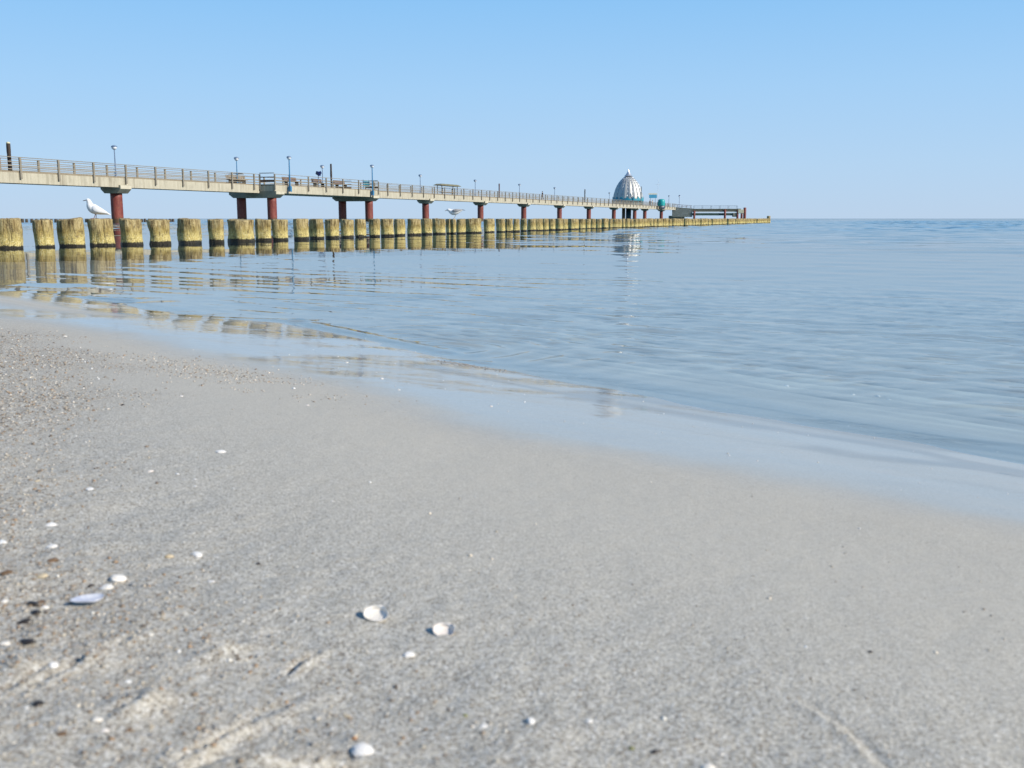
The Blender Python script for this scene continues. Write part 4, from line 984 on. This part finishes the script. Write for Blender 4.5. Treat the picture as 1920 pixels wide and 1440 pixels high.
# px, py, width px, mesh, cup up?, turn, tilt, label
shells = [
 (705, 1160, 50, 0, 1, 150, 20, 'large white cockle half lying open like a cup, left of the other open one'),
 (832, 1189, 43, 2, 1, 140, 19, 'large white cockle half lying open like a cup, right of the other open one'),
 (767, 1229, 25, 1, 0, 35, 0, 'small smooth oval white shell below the two open cup shells'),
 (680, 1410, 42, 0, 0, 10, 0, 'large domed white shell at the bottom edge beside a small orange stone'),
 (996, 1353, 28, 3, 0, 80, 0, 'blocky white shell fragment, largest of the bottom middle group'),
 (1105, 1353, 15, 0, 0, 60, 0, 'small round white shell right of the blocky white fragment'),
 (907, 1362, 14, 1, 0, 20, 0, 'dull grey-white shell chip left of the blocky white fragment'),
 (885, 1362, 9, 0, 0, 20, 0, 'tiny white chip just left of the dull grey-white one'),
 (222, 1087, 33, 2, 0, 140, 0, 'large bright white shell leaning over a smaller one, on the left'),
 (199, 1103, 25, 1, 0, 10, 0, 'flat white shell tucked under the larger bright one on the left'),
 (164, 1133, 54, 4, 1, 20, 6, 'wide blue-grey mussel half with a pale rim, below the white pair on the left'),
 (370, 1041, 25, 1, 0, 120, 0, 'pinkish white shell casting a reddish shadow, right of the white pair'),
 (317, 1044, 18, 5, 0, 50, 0, 'tan shell chip left of the pinkish white shell'),
 (396, 1091, 16, 3, 0, 150, 0, 'slim cream shell sliver below the pinkish white shell'),
 (97, 1026, 21, 1, 0, 10, 0, 'oval white shell at the left, lower of two above the gravel'),
 (96, 985, 19, 3, 0, 30, 0, 'oval bluish white shell at the left, upper of two above the gravel'),
 (78, 1081, 22, 5, 0, 5, 0, 'flat beige shell in the dark gravel at the left'),
 (84, 1140, 15, 0, 0, 40, 0, 'small white shell against the cluster of black stones'),
 (101, 1248, 17, 2, 0, 70, 0, 'bright small shell on the sand ridge at the lower left'),
 (240, 1279, 13, 0, 0, 30, 0, 'bright small shell just above the crumbled sand mound'),
 (182, 1350, 22, 1, 0, 170, 0, 'oval white shell left of the crumbled sand mound'),
 (197, 1371, 16, 3, 0, 20, 0, 'cream shell chip below the oval shell near the sand mound'),
 (650, 1344, 14, 5, 0, 40, 0, 'cream pebble-like shell above the large domed shell at the bottom'),
 (9, 1208, 17, 1, 0, 20, 0, 'white shell at the left picture edge beside a dark stick'),
 (9, 1128, 14, 0, 0, 60, 0, 'round white shell at the left picture edge, level with the mussel half'),
 (4, 1018, 15, 2, 0, 20, 0, 'cream shell touching the left picture edge, level with the lower oval shell'),
 (414, 848, 21, 3, 0, 5, 0, 'flat white shell lying alone on smooth sand in the middle distance'),
 (282, 884, 11, 1, 0, 40, 0, 'small white chip left of the two dotted chips, below the lone flat shell'),
 (366, 899, 7, 0, 0, 0, 0, 'tiny white chip, upper of two below the lone flat shell'),
 (366, 912, 7, 0, 0, 0, 0, 'tiny white chip, lower of two below the lone flat shell'),
 (333, 889, 11, 3, 0, 90, 0, 'pale grey chip between the small white chip and the two dotted chips'),
 (169, 918, 16, 3, 0, 10, 0, 'slim white shell at the left, above the bluish white oval shell'),
 (69, 902, 12, 5, 0, 40, 0, 'yellowish white chip at the left in the coarse sand'),
 (122, 631, 7, 0, 0, 0, 0, 'white speck of shell just below the wet sand on the far left'),
 (576, 760, 8, 3, 0, 0, 0, 'white shell chip on smooth sand near the wet edge, left of centre'),
 (650, 680, 7, 0, 0, 0, 0, 'white shell chip on the wet sand nearest the swash corner'),
 (716, 710, 7, 0, 0, 0, 0, 'white shell chip on the wet sand, right of the one nearest the swash corner'),
 (748, 731, 6, 0, 0, 0, 0, 'white shell chip on the wet sand, closest to the dry edge'),
 (340, 743, 7, 1, 0, 0, 0, 'white shell chip below the strip of fine gravel on the left'),
 (921, 762, 6, 0, 0, 0, 0, 'white shell chip on the wet sand left of the dome reflection'),
 (623, 940, 6, 0, 0, 0, 0, 'tiny white speck alone on smooth grey sand in the picture centre'),
 (880, 1069, 5, 0, 0, 0, 0, 'tiny white speck on smooth sand above the two open cup shells'),
 (1327, 1440, 26, 1, 0, 10, 0, 'white shell cut by the bottom picture edge, right of centre'),
 (1353, 1415, 10, 0, 0, 10, 0, 'tiny white shell just above the one cut by the bottom edge'),
 (1296, 1172, 5, 0, 0, 10, 0, 'tiny white speck on the smooth sand at right of centre'),
 (553, 1166, 7, 0, 0, 10, 0, 'tiny pale chip left of the two open cup shells'),
 (456, 1165, 7, 0, 0, 10, 0, 'tiny pale chip midway between the mussel half and the open cup shells'),
]
SM = SH + [SHM, SHT]
for k, (px, py, wpx, mi, cup, turn, tilt, l_) in enumerate(shells):
    g0 = ground(px, py); dist = (g0 - Vector((0, 0, H))).length; wd = wpx / FPX * dist * (1.0 if wpx > 20 else 1.05)
    o = bpy.data.objects.new('seashell', SM[mi]); COL.objects.link(o); o.scale = (wd, wd, wd * (1.0 if wpx > 15 else .8))
    if cup:
        hh = 0.30 * wd; o.rotation_euler = (Matrix.Rotation(R(tilt), 3, 'X') @ Matrix.Rotation(R(turn), 3, 'Z') @ Matrix.Rotation(math.pi, 3, 'X')).to_euler(); o.scale[2] = wd * 0.72; o.location = g0 + Vector((0, 0, hh * 0.72))
    else:
        o.rotation_euler = (R(random.uniform(-8, 8)), R(random.uniform(-8, 8)), R(turn)); o.location = g0 + Vector((0, 0, -0.03 * wd))
    tag(o, l_, 'seashell', 'seashells on the sand')
for px, py, wpx, l_ in ((1475, 704, 9, 'white shell on the bed under shallow water, left of the other sunken ones'), (1600, 719, 8, 'white shell under shallow water, leftmost of three close together'), (1648, 721, 8, 'white shell under shallow water, middle of three close together'), (1668, 728, 7, 'white shell under shallow water, rightmost of three close together')):
    x, y = hit(px, py, -0.035); zz = float(surface(np.array([x]), np.array([y]))[0]); wd = wpx / FPX * math.hypot(x, y) * 1.3
    o = bpy.data.objects.new('seashell', SH[0]); COL.objects.link(o); o.scale = (wd,) * 3; o.location = (x, y, zz - .001); o.rotation_euler[2] = px
    tag(o, l_, 'seashell', 'seashells on the sand')

def stone_mesh(seed, mat):
    bm = bmesh.new(); bmesh.ops.create_icosphere(bm, subdivisions=3, radius=0.5); rg = random.Random(seed)
    ax = [(Vector((rg.gauss(0, 1), rg.gauss(0, 1), rg.gauss(0, 1))).normalized(), rg.uniform(.28, .42)) for _ in range(9)]
    for v in bm.verts:
        for n_, d_ in ax:
            e = v.co.dot(n_) - d_
            if e > 0: v.co -= n_ * e * 0.8
        v.co.z *= 0.62
    me = bpy.data.meshes.new('pebble'); bm.to_mesh(me); bm.free(); me.materials.append(mat); me.polygons.foreach_set('use_smooth', [True] * len(me.polygons)); return me
ST = [stone_mesh(k, M_STONE) for k in range(3)] + [stone_mesh(9, M_STONEBROWN), stone_mesh(11, plain('orange_stone', (.45, .20, .06), .5, var=.3, scale=2)), stone_mesh(14, plain('olive_stone', (.20, .20, .07), .5, var=.3, scale=2))]
stones = [
 (484, 1058, 9, 0, 1, 'single small black pebble alone on smooth sand, right of the pinkish shell'),
 (62, 1134, 22, 1, 1.2, 'black stone at the top of the dark cluster on the left'),
 (76, 1130, 14, 3, 1, 'brown stone in the middle of the dark cluster on the left'),
 (68, 1150, 20, 2, 1.3, 'black stone at the foot of the dark cluster on the left'),
 (46, 1168, 28, 0, 1.5, 'flat black stone lying left below the dark cluster'),
 (98, 1052, 20, 3, 1.2, 'dark brown pebble between the oval shell and the beige shell on the left'),
 (12, 1075, 22, 3, 1.3, 'orange-brown pebble at the left picture edge'),
 (52, 1207, 34, 2, 2.0, 'long dark stick-like stone at the lower left, beside a white shell'),
 (72, 1322, 20, 2, 1, 'half-buried black stone at the lower left, left of the sand mound'),
 (170, 1100, 12, 0, 1, 'small dark pebble left of the flat white shell'),
 (1228, 1411, 20, 0, 1.4, 'dark pebble at the bottom right of centre'),
 (664, 1386, 13, 4, 1, 'orange pebble touching the large domed shell at the bottom'),
 (872, 1342, 10, 5, 1, 'greenish pebble above the tiny chips at the bottom centre'),
 (1184, 1404, 11, 5, 1, 'yellow-green pebble left of the dark one at the bottom'),
 (230, 760, 7, 0, 1, 'small dark pebble on the left in the middle distance'),
 (175, 770, 7, 3, 1, 'reddish pebble on the left in the middle distance'),
 (1380, 1200, 5, 0, 1, 'tiny dark pebble on the smooth sand at the right'),
 (240, 1370, 14, 3, 1, 'brown pebble below the cream shell chip at the lower left'),
 (115, 1377, 18, 3, 1.2, 'brown half-buried pebble near the bottom left corner'),
 (272, 1098, 9, 0, 1, 'tiny black pebble just right of the large bright shell on the left'),
 (1632, 1223, 9, 0, 1, 'tiny dark pebble on the bare sand at the far right')]
for px, py, wpx, mi, el, l_ in stones:
    g0 = ground(px, py); wd = wpx / FPX * (g0 - Vector((0, 0, H))).length
    o = bpy.data.objects.new('pebble', ST[mi]); COL.objects.link(o); o.scale = (wd, wd / el * .9, wd / el * .9); o.location = g0 + Vector((0, 0, wd * 0.08 / el)); o.rotation_euler[2] = random.uniform(-.4, .4)
    tag(o, l_, 'pebble', 'pebbles on the sand')

# coarse grit: thousands of tiny stones and shell crumbs, one object
def grit(name, n, dens, rmin, rmax, palette, xr, yr, seed):
    rg = np.random.default_rng(seed); P_ = []; tot = 0
    while tot < n:
        y = yr[0] * (yr[1] / yr[0]) ** rg.random(40000); x = rg.uniform(-1, 1, 40000) * (0.62 * y + 0.25)
        k = rg.random(40000) < dens(x, y); P_.append(np.stack([x[k], y[k]], 1)); tot += k.sum()
        if len(P_) > 80: break
    P_ = np.concatenate(P_)[:n]; n = len(P_); z = surface(P_[:, 0].copy(), P_[:, 1].copy())
    ph = (1 + 5 ** .5) / 2; iv = np.array([(-1, ph, 0), (1, ph, 0), (-1, -ph, 0), (1, -ph, 0), (0, -1, ph), (0, 1, ph), (0, -1, -ph), (0, 1, -ph), (ph, 0, -1), (ph, 0, 1), (-ph, 0, -1), (-ph, 0, 1)]) / 1.902
    ifc = np.array([(0, 11, 5), (0, 5, 1), (0, 1, 7), (0, 7, 10), (0, 10, 11), (1, 5, 9), (5, 11, 4), (11, 10, 2), (10, 7, 6), (7, 1, 8), (3, 9, 4), (3, 4, 2), (3, 2, 6), (3, 6, 8), (3, 8, 9), (4, 9, 5), (2, 4, 11), (6, 2, 10), (8, 6, 7), (9, 8, 1)])
    r = rmin * (rmax / rmin) ** (rg.random(n) ** 2.2); r = r * (0.8 + 0.40 * np.clip(P_[:, 1] - .6, 0, 1.3)); sc = np.stack([r * rg.uniform(.8, 1.4, n), r * rg.uniform(.7, 1.1, n), r * rg.uniform(.4, .8, n)], 1)
    a = rg.random(n) * 6.28; V = iv[None] * sc[:, None, :] * rg.uniform(.82, 1.18, (n, 12, 1))
    X_ = V[..., 0] * np.cos(a)[:, None] - V[..., 1] * np.sin(a)[:, None]; Y_ = V[..., 0] * np.sin(a)[:, None] + V[..., 1] * np.cos(a)[:, None]
    V = np.stack([X_ + P_[:, :1], Y_ + P_[:, 1:], V[..., 2] + (z + sc[:, 2] * .25)[:, None]], -1).reshape(-1, 3)
    F = (ifc[None] + (np.arange(n) * 12)[:, None, None]).reshape(-1, 3)
    pal = np.array(palette); c = pal[rg.integers(0, len(pal), n)] * rg.uniform(.75, 1.2, (n, 1)); C = np.repeat(np.concatenate([np.clip(c, 0, 1), np.ones((n, 1))], 1), 12, 0)
    o = np_mesh(name, V, F, M_GRIT, True, (('tone', 'FLOAT_COLOR', C),)); return tag(o, kind='stuff')
PAL = [(.34, .29, .22), (.40, .36, .29), (.26, .19, .125), (.27, .21, .15), (.17, .135, .10), (.44, .40, .34), (.34, .33, .31), (.33, .22, .13), (.5, .46, .4), (.36, .31, .25), (.28, .26, .23), (.42, .37, .3)]
grit('gravel', 34000, lambda x, y: np.clip(grav(x, y), 0, 1) * (y > 0.4), 0.0007, 0.0026, PAL, None, (0.42, 3.0), 41)
def strip(x, y):
    gx0, gy0 = hit(395, 705, .08); s, t = st(x - gx0, y - gy0); return np.exp(-(s / 0.09) ** 2 - (t / 0.30) ** 2) * (fbm(x * 6, y * 6, 71) > -.3)
grit('gravel_strip', 1100, strip, 0.0009, 0.0022, PAL + [(.6, .52, .42)] * 3, None, (1.5, 4), 42)
grit('shell_grit', 900, lambda x, y: np.clip(grav(x, y) + 0.035 * (seaward(x, y) < -0.7), 0, 1) * (y > .4), 0.0008, 0.0024, [(.72, .68, .60), (.66, .58, .46), (.74, .73, .70)], None, (0.42, 3.4), 43)
grit('pebble_grit', 2200, lambda x, y: (0.03 + 0.6 * sstep(1.1, .5, y)) * (seaward(x, y) < -0.75), 0.0006, 0.0015, PAL, None, (0.42, 2.2), 44)
def bank(x, y):
    gx0, gy0 = hit(866, 684, .01); s, t = st(x - gx0, y - gy0); return np.exp(-(s / 0.03) ** 2 - (t / 0.10) ** 2)
grit('swash_gravel', 420, bank, 0.0007, 0.0016, [(.10, .075, .055), (.20, .15, .10), (.33, .27, .2), (.14, .10, .08), (.5, .45, .38)], None, (2.2, 4), 45)
grit('swash_crumbs', 120, lambda x, y: (np.abs(seaward(x, y) + 0.25) < 0.4) * 0.3, 0.0008, 0.0016, [(.75, .73, .70), (.66, .62, .55)], None, (1.2, 4.5), 46)
